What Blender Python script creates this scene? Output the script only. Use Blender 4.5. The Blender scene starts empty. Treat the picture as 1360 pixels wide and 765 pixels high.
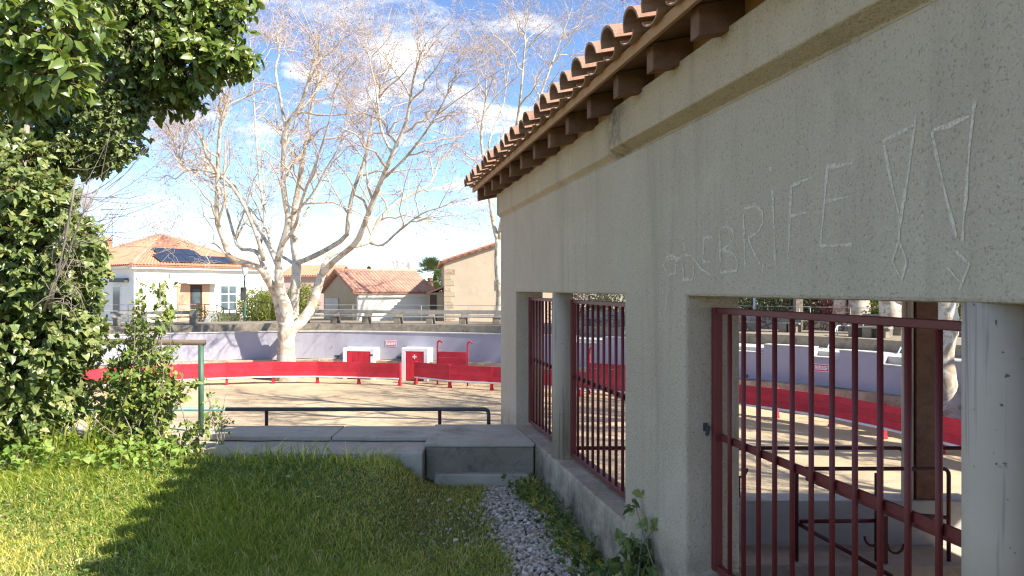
import bpy, bmesh, math, random
import numpy as np
from mathutils import Vector, Matrix

random.seed(7)
rng = np.random.default_rng(7)
scene = bpy.context.scene
col = scene.collection

# ------------------------------------------------------------------ camera
H = 1.62                       # eye height above the lawn
F = 1000.0                     # focal length in photo pixels (1360 wide)
cam_d = bpy.data.cameras.new('camera')
cam_d.sensor_width = 36.0
cam_d.lens = 36.0 * F / 1360.0
cam_d.clip_start = 0.05
cam_d.clip_end = 3000
cam = bpy.data.objects.new('camera', cam_d)
col.objects.link(cam)
cam.location = (0, 0, H)
cam.rotation_euler = (math.radians(90), 0, 0)
scene.camera = cam

# ------------------------------------------------------------------ sun + sky
SUN_EL, SUN_AZ = 39.0, -27.0           # azimuth measured from +X towards +Y (degrees)
sa, se = math.radians(SUN_AZ), math.radians(SUN_EL)
to_sun = Vector((math.cos(sa) * math.cos(se), math.sin(sa) * math.cos(se), math.sin(se)))
sun_d = bpy.data.lights.new('sun', 'SUN')
sun_d.energy = 5.0
sun_d.angle = math.radians(0.5)
sun_d.color = (1.0, 0.94, 0.85)
sun = bpy.data.objects.new('sun', sun_d)
col.objects.link(sun)
sun.location = to_sun * 60
sun.rotation_euler = to_sun.to_track_quat('Z', 'Y').to_euler()

world = bpy.data.worlds.new('World')
scene.world = world
world.use_nodes = True
wn, wl = world.node_tree.nodes, world.node_tree.links
wn.clear()
wout = wn.new('ShaderNodeOutputWorld')
bg = wn.new('ShaderNodeBackground')
bg.inputs['Strength'].default_value = 0.14
sky = wn.new('ShaderNodeTexSky')
sky.sky_type = 'NISHITA'
sky.sun_disc = False
sky.sun_elevation = se
sky.sun_rotation = math.radians(90 - SUN_AZ)
sky.air_density = 1.0
sky.dust_density = 0.0
sky.altitude = 5000
sky.ozone_density = 1.3
# clouds: a flat cloud deck seen in perspective, all round the sky
tc = wn.new('ShaderNodeTexCoord')
sep = wn.new('ShaderNodeSeparateXYZ'); wl.new(tc.outputs['Generated'], sep.inputs[0])
zc = wn.new('ShaderNodeMath'); zc.operation = 'MAXIMUM'; zc.inputs[1].default_value = 0.03
wl.new(sep.outputs['Z'], zc.inputs[0])
zz = wn.new('ShaderNodeMath'); zz.operation = 'ADD'; zz.inputs[1].default_value = 0.12
wl.new(zc.outputs[0], zz.inputs[0])
dx = wn.new('ShaderNodeMath'); dx.operation = 'DIVIDE'
dy = wn.new('ShaderNodeMath'); dy.operation = 'DIVIDE'
wl.new(sep.outputs['X'], dx.inputs[0]); wl.new(zz.outputs[0], dx.inputs[1])
wl.new(sep.outputs['Y'], dy.inputs[0]); wl.new(zz.outputs[0], dy.inputs[1])
cmb = wn.new('ShaderNodeCombineXYZ')
wl.new(dx.outputs[0], cmb.inputs[0]); wl.new(dy.outputs[0], cmb.inputs[1])
cmb.inputs[2].default_value = 25.0
cn = wn.new('ShaderNodeTexNoise'); cn.inputs['Scale'].default_value = 1.7
cn.inputs['Detail'].default_value = 9; cn.inputs['Roughness'].default_value = 0.6
cn.inputs['Distortion'].default_value = 0.25
wl.new(cmb.outputs[0], cn.inputs['Vector'])
cr = wn.new('ShaderNodeValToRGB')
cr.color_ramp.elements[0].position = 0.548; cr.color_ramp.elements[0].color = (0, 0, 0, 1)
cr.color_ramp.elements[1].position = 0.72; cr.color_ramp.elements[1].color = (1, 1, 1, 1)
wl.new(cn.outputs['Fac'], cr.inputs[0])
mixc = wn.new('ShaderNodeMix'); mixc.data_type = 'RGBA'
fade = wn.new('ShaderNodeMapRange'); fade.interpolation_type = 'SMOOTHSTEP'
fade.inputs['From Min'].default_value = 0.03; fade.inputs['From Max'].default_value = 0.20; fade.inputs['To Min'].default_value = 0.12
wl.new(sep.outputs['Z'], fade.inputs['Value'])
fm = wn.new('ShaderNodeMath'); fm.operation = 'MULTIPLY'
wl.new(cr.outputs[0], fm.inputs[0]); wl.new(fade.outputs[0], fm.inputs[1])
wl.new(fm.outputs[0], mixc.inputs['Factor'])
hs = wn.new('ShaderNodeHueSaturation'); hs.inputs['Saturation'].default_value = 1.06
wl.new(sky.outputs[0], hs.inputs['Color']); wl.new(hs.outputs[0], mixc.inputs['A'])
mixc.inputs['B'].default_value = (6.6, 6.3, 6.0, 1)
wl.new(mixc.outputs['Result'], bg.inputs['Color'])
wl.new(bg.outputs[0], wout.inputs[0])

# ------------------------------------------------------------------ exposure / film
scene.view_settings.view_transform = 'Standard'
scene.view_settings.look = 'None'
scene.view_settings.exposure = 1.28
scene.view_settings.gamma = 1.0
scene.view_settings.use_curve_mapping = False
scene.render.engine = 'CYCLES'
scene.cycles.use_denoising = True
scene.cycles.max_bounces = 8
scene.cycles.transparent_max_bounces = 16
scene.cycles.filter_width = 1.2

# ------------------------------------------------------------------ helpers
ALPHA = math.atan(0.2)                  # the long wall runs 11.3 degrees left of the view axis
CA, SA = math.cos(ALPHA), math.sin(ALPHA)

def P(px, py, Y):                       # photo pixel at depth Y -> world
    return Vector(((px - 680.0) / F * Y, Y, H - (py - 382.0) / F * Y))

def W(u, v, z):                         # wall frame -> world
    return Vector((-SA * u + CA * v, CA * u + SA * v, z))

def wall_uz(px, py, v):                 # photo pixel on the plane v = const -> (u, z)
    m = (px - 680.0) / F
    Y = v / (CA * m + SA)
    return Y * (CA - m * SA), H - (py - 382.0) / F * Y

def sstep(a, b, x):
    t = np.clip((np.asarray(x, float) - a) / (b - a), 0, 1)
    return t * t * (3 - 2 * t)

ORG = {}
def origin_of(o):
    v = Vector((0, 0, 0))
    while o is not None:
        v += o.location
        o = o.parent
    return v

def tag(o, label=None, cat=None, group=None, kind=None):
    if label: o['label'] = label
    if cat: o['category'] = cat
    if group: o['group'] = group
    if kind: o['kind'] = kind
    return o

def thing(name, loc, label, cat, group=None):
    o = bpy.data.objects.new(name, None)
    o.empty_display_size = 0.2
    col.objects.link(o)
    o.location = loc
    return tag(o, label, cat, group)

def link_mesh(name, me, parent=None, loc=None):
    o = bpy.data.objects.new(name, me)
    col.objects.link(o)
    if parent is not None: o.parent = parent
    if loc is not None: o.location = loc
    return o

class MB:
    def __init__(s): s.v, s.f = [], []
    def add(s, vs, fs):
        b = len(s.v)
        s.v += [Vector(p) for p in vs]
        s.f += [tuple(b + i for i in f) for f in fs]
        return s
    def box(s, o, a, b, c):
        o, a, b, c = Vector(o), Vector(a), Vector(b), Vector(c)
        return s.add([o, o + a, o + a + b, o + b, o + c, o + a + c, o + a + b + c, o + b + c],
                     [(0, 3, 2, 1), (4, 5, 6, 7), (0, 1, 5, 4), (1, 2, 6, 5), (2, 3, 7, 6), (3, 0, 4, 7)])
    def bx(s, x0, x1, y0, y1, z0, z1):
        return s.box((x0, y0, z0), (x1 - x0, 0, 0), (0, y1 - y0, 0), (0, 0, z1 - z0))
    def wb(s, u0, u1, v0, v1, z0, z1):
        o = W(u0, v0, z0)
        return s.box(o, W(u1, v0, z0) - o, W(u0, v1, z0) - o, (0, 0, z1 - z0))
    def prism(s, poly, z0, z1):
        n = len(poly)
        zf0 = z0 if callable(z0) else (lambda p: z0)
        zf1 = z1 if callable(z1) else (lambda p: z1)
        vs = [(p[0], p[1], zf0(p)) for p in poly] + [(p[0], p[1], zf1(p)) for p in poly]
        fs = [tuple(range(n))[::-1], tuple(range(n, 2 * n))]
        fs += [(i, (i + 1) % n, n + (i + 1) % n, n + i) for i in range(n)]
        return s.add(vs, fs)
    def tube(s, pts, r, n=8):
        pts = [Vector(p) for p in pts]
        k = len(pts)
        rr = r if isinstance(r, (list, tuple)) else [r] * k
        vs = []
        t0 = (pts[1] - pts[0]).normalized()
        up = Vector((0, 0, 1)) if abs(t0.z) < 0.9 else Vector((1, 0, 0))
        a = t0.cross(up).normalized()
        for i in range(k):
            t = (pts[min(i + 1, k - 1)] - pts[max(i - 1, 0)]).normalized()
            a = (a - t * a.dot(t)).normalized()
            b = t.cross(a)
            for j in range(n):
                an = 2 * math.pi * j / n
                vs.append(pts[i] + (a * math.cos(an) + b * math.sin(an)) * rr[i])
        fs = []
        for i in range(k - 1):
            for j in range(n):
                fs.append((i * n + j, i * n + (j + 1) % n, (i + 1) * n + (j + 1) % n, (i + 1) * n + j))
        fs.append(tuple(range(n))[::-1]); fs.append(tuple(range((k - 1) * n, k * n)))
        return s.add(vs, fs)
    def build(s, name, mat, parent=None, origin=None, smooth=False, bevel=0.0, seg=2):
        off = origin_of(parent) if parent is not None else Vector(origin or (0, 0, 0))
        me = bpy.data.meshes.new(name)
        me.from_pydata([tuple(p - off) for p in s.v], [], s.f)
        bm = bmesh.new(); bm.from_mesh(me)
        bmesh.ops.recalc_face_normals(bm, faces=bm.faces)
        if bevel:
            ed = [e for e in bm.edges if len(e.link_faces) == 2 and e.calc_face_angle(0) > 0.5]
            bmesh.ops.bevel(bm, geom=ed, offset=bevel, segments=seg, affect='EDGES', profile=0.5)
        bm.to_mesh(me); bm.free()
        if smooth: me.polygons.foreach_set('use_smooth', [True] * len(me.polygons))
        me.materials.append(mat)
        o = link_mesh(name, me, parent)
        if parent is None: o.location = off
        return o

def np_mesh(name, V, T, mat, parent=None, origin=None, rnd=None, smooth=False):
    """fast all-triangle mesh from numpy arrays (world coordinates)"""
    V = np.asarray(V, np.float32).reshape(-1, 3)
    T = np.asarray(T, np.int32).reshape(-1, 3)
    off = origin_of(parent) if parent is not None else Vector(origin or (0, 0, 0))
    V = V - np.array(off, np.float32)
    me = bpy.data.meshes.new(name)
    me.vertices.add(len(V)); me.vertices.foreach_set('co', V.ravel())
    me.loops.add(len(T) * 3); me.loops.foreach_set('vertex_index', T.ravel())
    me.polygons.add(len(T))
    me.polygons.foreach_set('loop_start', np.arange(0, len(T) * 3, 3, dtype=np.int32))
    me.update(calc_edges=True)
    me.polygons.foreach_set('use_smooth', np.full(len(T), smooth))
    if rnd is not None:
        at = me.attributes.new('rnd', 'FLOAT', 'POINT')
        at.data.foreach_set('value', np.asarray(rnd, np.float32))
    me.materials.append(mat)
    me.validate()
    o = link_mesh(name, me, parent)
    if parent is None: o.location = off
    return o

# ------------------------------------------------------------------ materials
class NT:
    def __init__(s, name):
        s.m = bpy.data.materials.new(name); s.m.use_nodes = True
        s.n, s.l = s.m.node_tree.nodes, s.m.node_tree.links
        s.b = s.n['Principled BSDF']; s.out = s.n['Material Output']
        s.tc = s.n.new('ShaderNodeTexCoord')
    def noise(s, scale, detail=4, rough=0.55, vec=None, dist=0.0):
        t = s.n.new('ShaderNodeTexNoise')
        t.inputs['Scale'].default_value = scale; t.inputs['Detail'].default_value = detail
        t.inputs['Roughness'].default_value = rough; t.inputs['Distortion'].default_value = dist
        s.l.new(vec or s.tc.outputs['Object'], t.inputs['Vector'])
        return t.outputs['Fac']
    def ramp(s, fac, p0, c0, p1, c1):
        r = s.n.new('ShaderNodeValToRGB')
        e = r.color_ramp.elements
        f = lambda c: (c, c, c, 1) if not hasattr(c, '__len__') else (*c[:3], 1)
        e[0].position, e[0].color = p0, f(c0); e[1].position, e[1].color = p1, f(c1)
        s.l.new(fac, r.inputs[0])
        return r.outputs[0]
    def mix(s, fac, a, b, mode='MIX'):
        x = s.n.new('ShaderNodeMix'); x.data_type = 'RGBA'; x.blend_type = mode
        for key, v in (('Factor', fac), ('A', a), ('B', b)):
            i = x.inputs[key] if key != 'Factor' else x.inputs[0]
            if hasattr(v, 'is_linked') or isinstance(v, bpy.types.NodeSocket): s.l.new(v, i)
            elif key == 'Factor': i.default_value = v
            else: i.default_value = (*v[:3], 1)
        return x.outputs['Result']
    def math(s, op, a, b=0.0):
        x = s.n.new('ShaderNodeMath'); x.operation = op
        for k, v in enumerate((a, b)):
            if isinstance(v, bpy.types.NodeSocket): s.l.new(v, x.inputs[k])
            else: x.inputs[k].default_value = v
        return x.outputs[0]
    def bump(s, h, strength, dist=0.01, nrm=None):
        x = s.n.new('ShaderNodeBump'); x.inputs['Strength'].default_value = strength
        x.inputs['Distance'].default_value = dist
        s.l.new(h, x.inputs['Height'])
        if nrm: s.l.new(nrm, x.inputs['Normal'])
        s.l.new(x.outputs[0], s.b.inputs['Normal'])
        return x.outputs[0]
    def color(s, c): s.l.new(c, s.b.inputs['Base Color'])
    def rough(s, r, spec=0.3):
        s.b.inputs['Roughness'].default_value = r; s.b.inputs['Specular IOR Level'].default_value = spec
    def objrand(s):
        o = s.n.new('ShaderNodeObjectInfo'); return o.outputs['Random']
    def attr(s, name):
        a = s.n.new('ShaderNodeAttribute'); a.attribute_name = name; return a.outputs['Fac']

def simple(name, c1, c2, scale=3.0, rough=0.8, spec=0.25, bump=0.0, bscale=60, bdist=0.004, metal=0.0, dark=0.0, dscale=1.3, rnd=0.0):
    """two-tone noise colour, optional dirt, fine bump and per-object brightness"""
    t = NT(name)
    c = t.mix(t.ramp(t.noise(scale, 6, 0.65), 0.3, 0.0, 0.7, 1.0), c1, c2)
    if dark:
        c = t.mix(t.ramp(t.noise(dscale, 8, 0.7), 0.52, 0.0, 0.72, dark), c, tuple(x * 0.28 for x in c1))
    if rnd:
        g = t.math('ADD', t.math('MULTIPLY', t.objrand(), rnd), 1 - rnd * 0.5)
        cc = t.n.new('ShaderNodeCombineColor')
        for k in range(3): t.l.new(g, cc.inputs[k])
        c = t.mix(1.0, c, cc.outputs[0], 'MULTIPLY')
    t.color(c); t.rough(rough, spec); t.b.inputs['Metallic'].default_value = metal
    if bump: t.bump(t.noise(bscale, 5, 0.6), bump, bdist)
    return t.m

MAT = {}
MAT['concrete'] = simple('concrete', (0.42, 0.36, 0.29), (0.54, 0.475, 0.40), 4, 0.9, 0.2, 0.7, 45, 0.008, dark=0.6, dscale=2.2)
MAT['concrete_dark'] = simple('weathered concrete', (0.20, 0.165, 0.12), (0.30, 0.255, 0.195), 5, 0.92, 0.2, 0.9, 40, 0.012, dark=0.75, dscale=2.4)
MAT['mossy'] = simple('mossy concrete', (0.20, 0.17, 0.125), (0.38, 0.33, 0.26), 3.2, 0.95, 0.15, 1.0, 35, 0.015, dark=0.9, dscale=4)
MAT['concrete_pale'] = simple('pale concrete', (0.46, 0.44, 0.39), (0.56, 0.54, 0.49), 5, 0.9, 0.2, 0.3, 70, 0.004, dark=0.2)
MAT['red_paint'] = simple('red painted boards', (0.50, 0.018, 0.032), (0.62, 0.035, 0.055), 2.6, 0.6, 0.35, 0.3, 30, 0.006, dark=0.3, dscale=3.5, rnd=0.3)
MAT['red_steel'] = simple('dark red painted steel', (0.13, 0.018, 0.018), (0.185, 0.03, 0.026), 6, 0.5, 0.4, 0.25, 110, 0.002, dark=0.4, dscale=9)
MAT['rail_steel'] = simple('maroon rail steel', (0.085, 0.02, 0.018), (0.13, 0.03, 0.025), 6, 0.5, 0.4, 0.2, 110, 0.002, dark=0.4, dscale=9)
MAT['white_paint'] = simple('white paint', (0.72, 0.71, 0.68), (0.80, 0.79, 0.76), 3, 0.7, 0.3, 0.1, 50, 0.003, dark=0.25)
MAT['steel_dark'] = simple('dark steel', (0.05, 0.055, 0.055), (0.09, 0.09, 0.085), 8, 0.55, 0.4)
MAT['steel_blue'] = simple('pale blue steel', (0.42, 0.52, 0.55), (0.52, 0.60, 0.62), 8, 0.5, 0.4)
MAT['steel_grey'] = simple('galvanised steel', (0.24, 0.24, 0.23), (0.34, 0.34, 0.33), 8, 0.5, 0.4)
MAT['green_paint'] = simple('green painted steel', (0.045, 0.11, 0.065), (0.07, 0.15, 0.095), 9, 0.5, 0.4, 0.3, 120, 0.002, dark=0.4, dscale=14)
MAT['teal_paint'] = simple('teal painted steel', (0.10, 0.24, 0.22), (0.16, 0.30, 0.28), 9, 0.5, 0.4, 0.3, 120, 0.002, dark=0.5, dscale=14)
MAT['wood_new'] = simple('orange pine', (0.42, 0.21, 0.10), (0.54, 0.30, 0.15), 12, 0.75, 0.25, 0.4, 90, 0.003, dark=0.3, dscale=6)
MAT['wood_old'] = simple('old dark wood', (0.17, 0.085, 0.052), (0.26, 0.14, 0.088), 14, 0.85, 0.2, 0.5, 90, 0.004, dark=0.45, dscale=5, rnd=0.3)
MAT['rust_rail'] = simple('rusty rail', (0.10, 0.07, 0.05), (0.16, 0.11, 0.075), 9, 0.7, 0.3)
MAT['wood_bench'] = simple('grey weathered wood', (0.22, 0.20, 0.17), (0.30, 0.28, 0.24), 9, 0.85, 0.2)
MAT['glass'] = simple('window glass', (0.06, 0.09, 0.10), (0.10, 0.13, 0.14), 2, 0.08, 0.6)
# ================================================================== the setting
# ---- arena plan: one smooth line for the barrier, the other rings are offsets of it
CTRL = [(-20.5, 6.6), (-20.9, 12), (-20.2, 18.5), (-18.0, 24.2), (-15.2, 27.4), (-12.2, 29.3), (-8.5, 30.2), (-4.4, 29.4),
        (-0.48, 28.0), (3.4, 25.9), (6.94, 22.97), (8.44, 21.2), (9.2, 19.7), (9.65, 18.1), (10.1, 16.6), (10.6, 13.6), (10.8, 10.5), (10.8, 6.6)]
def catmull(c, step=0.25):
    c = [Vector(p) for p in c]
    c = [c[0] * 2 - c[1]] + c + [c[-1] * 2 - c[-2]]
    out = []
    for i in range(1, len(c) - 2):
        p0, p1, p2, p3 = c[i - 1:i + 3]
        n = max(2, int((p2 - p1).length / step))
        for k in range(n):
            t = k / n
            out.append(0.5 * ((2 * p1) + (p2 - p0) * t + (2 * p0 - 5 * p1 + 4 * p2 - p3) * t * t + (3 * p1 - p0 - 3 * p2 + p3) * t ** 3))
    out.append(c[-2])
    return out
def resample(pts, step):
    d = [0.0]
    for a, b in zip(pts, pts[1:]): d.append(d[-1] + (b - a).length)
    n = max(1, int(round(d[-1] / step)))
    xs = np.interp(np.linspace(0, d[-1], n + 1), d, [p[0] for p in pts])
    ys = np.interp(np.linspace(0, d[-1], n + 1), d, [p[1] for p in pts])
    return [Vector((x, y)) for x, y in zip(xs, ys)]
BASE = resample(catmull(CTRL), 0.35)
def offset(off):
    out = []
    for i, p in enumerate(BASE):
        t = (BASE[min(i + 3, len(BASE) - 1)] - BASE[max(i - 3, 0)]).normalized()
        out.append(p + Vector((-t.y, t.x)) * off)      # left of travel (travel is left -> far -> right) = outwards
    return out
def hit(line, px):                       # index of the point of a plan line that a photo column sees on the far side
    best, bi = 1e9, 0
    for i, p in enumerate(line):
        if p.y < 9: continue
        e = abs(p.x / p.y * F + 680 - px)
        if e < best: best, bi = e, i
    return bi
def strip_prism(mb, a, b, z0, z1, i0=0, i1=None):
    """closed solid between two plan lines a and b (same indexing)"""
    i1 = len(a) - 1 if i1 is None else i1
    n = i1 - i0 + 1
    zf = z1 if callable(z1) else (lambda i: z1)
    vs = []
    for i in range(i0, i1 + 1):
        vs += [(a[i].x, a[i].y, z0), (b[i].x, b[i].y, z0), (b[i].x, b[i].y, zf(i)), (a[i].x, a[i].y, zf(i))]
    fs = [(3, 2, 1, 0), tuple((n - 1) * 4 + k for k in range(4))]
    for i in range(n - 1):
        for k in range(4):
            fs.append((i * 4 + k, i * 4 + (k + 1) % 4, (i + 1) * 4 + (k + 1) % 4, (i + 1) * 4 + k))
    mb.add(vs, fs)
    return mb

SAND_Z, WALK_Z, TERR_Z, TOWN_Z = -2.2, -0.36, 0.0, -0.55

# sand
t = NT('arena sand')
c = t.mix(t.ramp(t.noise(0.35, 6, 0.6), 0.3, 0, 0.7, 1), (0.42, 0.325, 0.205), (0.52, 0.41, 0.27))
c = t.mix(t.ramp(t.noise(2.2, 8, 0.75), 0.45, 0, 0.75, 0.5), c, (0.34, 0.25, 0.15))
t.color(c); t.rough(0.95, 0.1); t.bump(t.noise(9, 8, 0.7), 0.5, 0.03)
MAT['sand'] = t.m
mb = MB(); mb.add([(-23.5, 7.3, SAND_Z), (14, 7.3, SAND_Z), (14, 33.5, SAND_Z), (-23.5, 33.5, SAND_Z)], [(0, 1, 2, 3)])
tag(mb.build('arena_sand', MAT['sand']), 'pale beige sand floor of the arena', None, None, 'structure')

# walkway, terrace and town ground round the far side
MAT['dirt'] = simple('packed dirt', (0.30, 0.255, 0.19), (0.40, 0.345, 0.26), 0.8, 0.95, 0.1, 0.4, 12, 0.02, dark=0.2)
o45, o23, o68 = offset(3.9), offset(2.15), offset(7.4)
strip = strip_prism(MB(), offset(2.46), o45, -1.0, WALK_Z)
tag(strip.build('walkway', MAT['concrete_pale']), 'concrete walkway behind the arena wall', None, None, 'structure')
strip = strip_prism(MB(), o45, o68, -1.2, TERR_Z)
tag(strip.build('terrace', MAT['concrete_dark']), 'raised concrete terrace above the arena wall', None, None, 'structure')
out = []
for p in o68:
    d = (p - Vector((-5, 6.6)));
    d.normalize()
    q = p + d * 600
    if d.y < 0.02: q = Vector((p.x + (600 if p.x > 0 else -600), 6.6))
    out.append(q)
vs = [(p.x, p.y, TOWN_Z) for p in o68] + [(p.x, p.y, TOWN_Z) for p in out]
n = len(o68)
mb = MB(); mb.add(vs, [(i, i + 1, n + i + 1, n + i) for i in range(n - 1)])
tag(mb.build('town_ground', MAT['dirt']), 'flat ground of the village beyond the terrace', None, None, 'structure')

# near side: lower terrace strip that carries the handrail, falling to the sand
mb = MB(); mb.bx(-20.5, -0.16, 6.9, 7.75, -2.4, -0.47)
tag(mb.build('lower_terrace', MAT['concrete']), 'lower concrete terrace at the near edge of the arena', None, None, 'structure')
mb = MB(); mb.add([(7.3, -200, -0.47), (600, -200, -0.47), (600, 6.6, -0.47), (7.3, 6.6, -0.47)], [(0, 1, 2, 3)])
tag(mb.build('side_ground', MAT['dirt']), 'bare ground beside the tiled building', None, None, 'structure')
mb = MB(); mb.bx(7.3, 10.8, 6.6, 7.75, -2.4, -0.465); mb.bx(10.8, 18.0, 6.2, 6.6, -2.4, -0.475)
tag(mb.build('side_terrace', MAT['concrete']), 'concrete edge of the arena beside the building', None, None, 'structure')

# ---- lawn soil
def lawn_z(x, y):
    return 0.04 * sstep(4.8, 5.8, y) + 0.225 * sstep(-0.55, -1.0, x) * sstep(4.0, 5.75, y) + 0.012 * np.sin(np.asarray(x) * 3.1 + 1) * np.cos(np.asarray(y) * 2.7)
def wall_x(y, v=1.40): return (v - SA * y) / CA
ts = np.concatenate([np.linspace(0, 7, 80), [9, 14, 30, 100, 600]])
ys = np.concatenate([[-200, -60, -20, -8, -3], np.linspace(-1, 6.6, 80)])
VV = []
for y in ys:
    for tt in ts:
        x = min(wall_x(y), 1.9) - tt
        VV.append((x, y, float(lawn_z(x, y)) if y > -5 else 0.0))
nt = len(ts)
FF = [(j * nt + i, j * nt + i + 1, (j + 1) * nt + i + 1, (j + 1) * nt + i) for j in range(len(ys) - 1) for i in range(nt - 1)]
t = NT('lawn soil')
c = t.mix(t.ramp(t.noise(3.0, 8, 0.7), 0.35, 0, 0.65, 1), (0.12, 0.14, 0.045), (0.18, 0.16, 0.08))
t.color(c); t.rough(0.95, 0.1); t.bump(t.noise(40, 6, 0.7), 0.8, 0.02)
mb = MB(); mb.v = [Vector(p) for p in VV]; mb.f = FF
tag(mb.build('lawn_ground', t.m, smooth=True), 'soil under the lawn', None, None, 'structure')

# ---- concrete platform at the end of the lawn (two broken slabs and a solid block)
plat = bpy.data.objects.new('platform', None); col.objects.link(plat); plat.location = (-2.0, 6.3, 0)
tag(plat, 'low concrete platform with cracked slabs at the end of the lawn', None, None, 'structure')
def slab_poly(xs, yf, yb):
    return [(x, yf(x)) for x in xs] + [(x, yb(x)) for x in xs[::-1]]
R_ = random.Random(3)
xs = [-5.5 + 0.16 * i for i in range(31)]
jit = {x: R_.uniform(-0.014, 0.014) for x in xs}
xs1 = [x for x in xs if x < -1.52] + [-1.52]; jit[-1.52] = 0.0
xs2 = [-1.512] + [x for x in xs if x > -1.50]; jit[-1.512] = 0.01
front = lambda x: 6.33 + 0.05 * (x + 2.5) / 3 * -1 + jit[x]
MB().prism(slab_poly(xs1, front, lambda x: 6.82), 0.338, 0.374).build('slab', MAT['concrete'], plat, bevel=0.006)
MB().prism(slab_poly(xs2, front, lambda x: 6.815), 0.338, 0.371).build('slab', MAT['concrete'], plat, bevel=0.006)
MB().bx(-5.5, -2.46, 5.90, 6.86, -0.1, 0.334).build('step', MAT['concrete'], plat, bevel=0.01)
MB().bx(-2.452, -0.70, 5.88, 6.86, -0.1, 0.331).build('step', MAT['concrete'], plat, bevel=0.01)
blk = [(-0.69, 6.05), (wall_x(6.05, 1.36), 6.05), (wall_x(6.86, 1.36), 6.86), (-0.69, 6.86)]
MB().prism(blk, 0.02, 0.345).build('block', MAT['mossy'], plat, bevel=0.012)
blk2 = [(-0.70, 6.035), (wall_x(6.035, 1.36), 6.035), (wall_x(6.86, 1.36), 6.86), (-0.70, 6.86)]
MB().prism(blk2, 0.3465, 0.378).build('slab', MAT['concrete'], plat, bevel=0.006)
foot = [(-0.62, 5.985), (wall_x(5.985, 1.36) - 0.05, 5.985), (wall_x(6.5, 1.36) - 0.05, 6.5), (-0.62, 6.5)]
MB().prism(foot, -0.15, 0.14).build('footing', MAT['concrete'], plat, bevel=0.015)
# ================================================================== the tiled building on the right
V0, V1 = 1.373, 1.627
U_END = 7.444
LEDGE, LINT = 0.374, 1.585
bld = thing('tiled_building', W(4, 1.5, 0), 'grey-beige roughcast building with clay tile eaves and red barred openings', 'building')

def udot(t):                             # u and height coordinates inside a material of the building
    d = t.n.new('ShaderNodeVectorMath'); d.operation = 'DOT_PRODUCT'
    t.l.new(t.tc.outputs['Object'], d.inputs[0]); d.inputs[1].default_value = (-SA, CA, 0)
    s = t.n.new('ShaderNodeSeparateXYZ'); t.l.new(t.tc.outputs['Object'], s.inputs[0])
    return t.math('ADD', d.outputs['Value'], 4.0), s.outputs['Z']      # the building's origin is at u = 4

def roughcast(name, ca, cb, stain_u=None):
    t = NT(name)
    c = t.mix(t.ramp(t.noise(1.1, 7, 0.6), 0.3, 0, 0.7, 1), ca, cb)
    pits = t.ramp(t.noise(105, 3, 0.6), 0.34, 1.0, 0.43, 0.0)
    c = t.mix(t.math('MULTIPLY', pits, 0.52), c, tuple(x * 0.38 for x in ca))
    grains = t.ramp(t.noise(150, 2, 0.5), 0.58, 0.0, 0.75, 0.35)
    c = t.mix(grains, c, tuple(min(1, x * 1.45) for x in cb))
    u, z = udot(t)
    mpg = t.n.new('ShaderNodeMapping'); mpg.inputs['Scale'].default_value = (5.5, 5.5, 0.45); t.l.new(t.tc.outputs['Object'], mpg.inputs[0])
    c = t.mix(t.ramp(t.noise(1.0, 7, 0.65, mpg.outputs[0], 0.4), 0.50, 0.0, 0.74, 0.42), c, tuple(x * 0.55 for x in ca))     # rain streaks
    c = t.mix(t.ramp(t.noise(2.1, 6, 0.7), 0.56, 0.0, 0.72, 0.35), c, tuple(min(1, x * 1.22) for x in cb))                     # patched, paler render
    # rain dirt rising from the foot of the wall and on the ledge edges
    low = t.math('MULTIPLY', t.ramp(z, 0.22, 1.0, 0.52, 0.0), t.ramp(t.noise(3.5, 8, 0.75), 0.36, 0.0, 0.62, 0.85))
    c = t.mix(low, c, (0.06, 0.058, 0.045))
    if stain_u is not None:
        a = t.math('ABSOLUTE', t.math('SUBTRACT', u, stain_u))
        st = t.math('MULTIPLY', t.ramp(a, 0.03, 1.0, 0.30, 0.0), t.ramp(t.noise(7, 6, 0.7), 0.40, 0.1, 0.60, 0.75))
        c = t.mix(st, c, (0.075, 0.062, 0.045))
    t.color(c); t.rough(0.95, 0.15)
    h = t.math('ADD', t.noise(85, 4, 0.62), t.math('MULTIPLY', t.noise(38, 3, 0.6), 0.8))
    t.bump(h, 0.75, 0.010)
    return t.m
MAT['roughcast'] = roughcast('roughcast render', (0.52, 0.41, 0.30), (0.59, 0.475, 0.355))
MAT['band'] = roughcast('eaves band render', (0.53, 0.395, 0.26), (0.60, 0.465, 0.32), stain_u=3.78)

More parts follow.
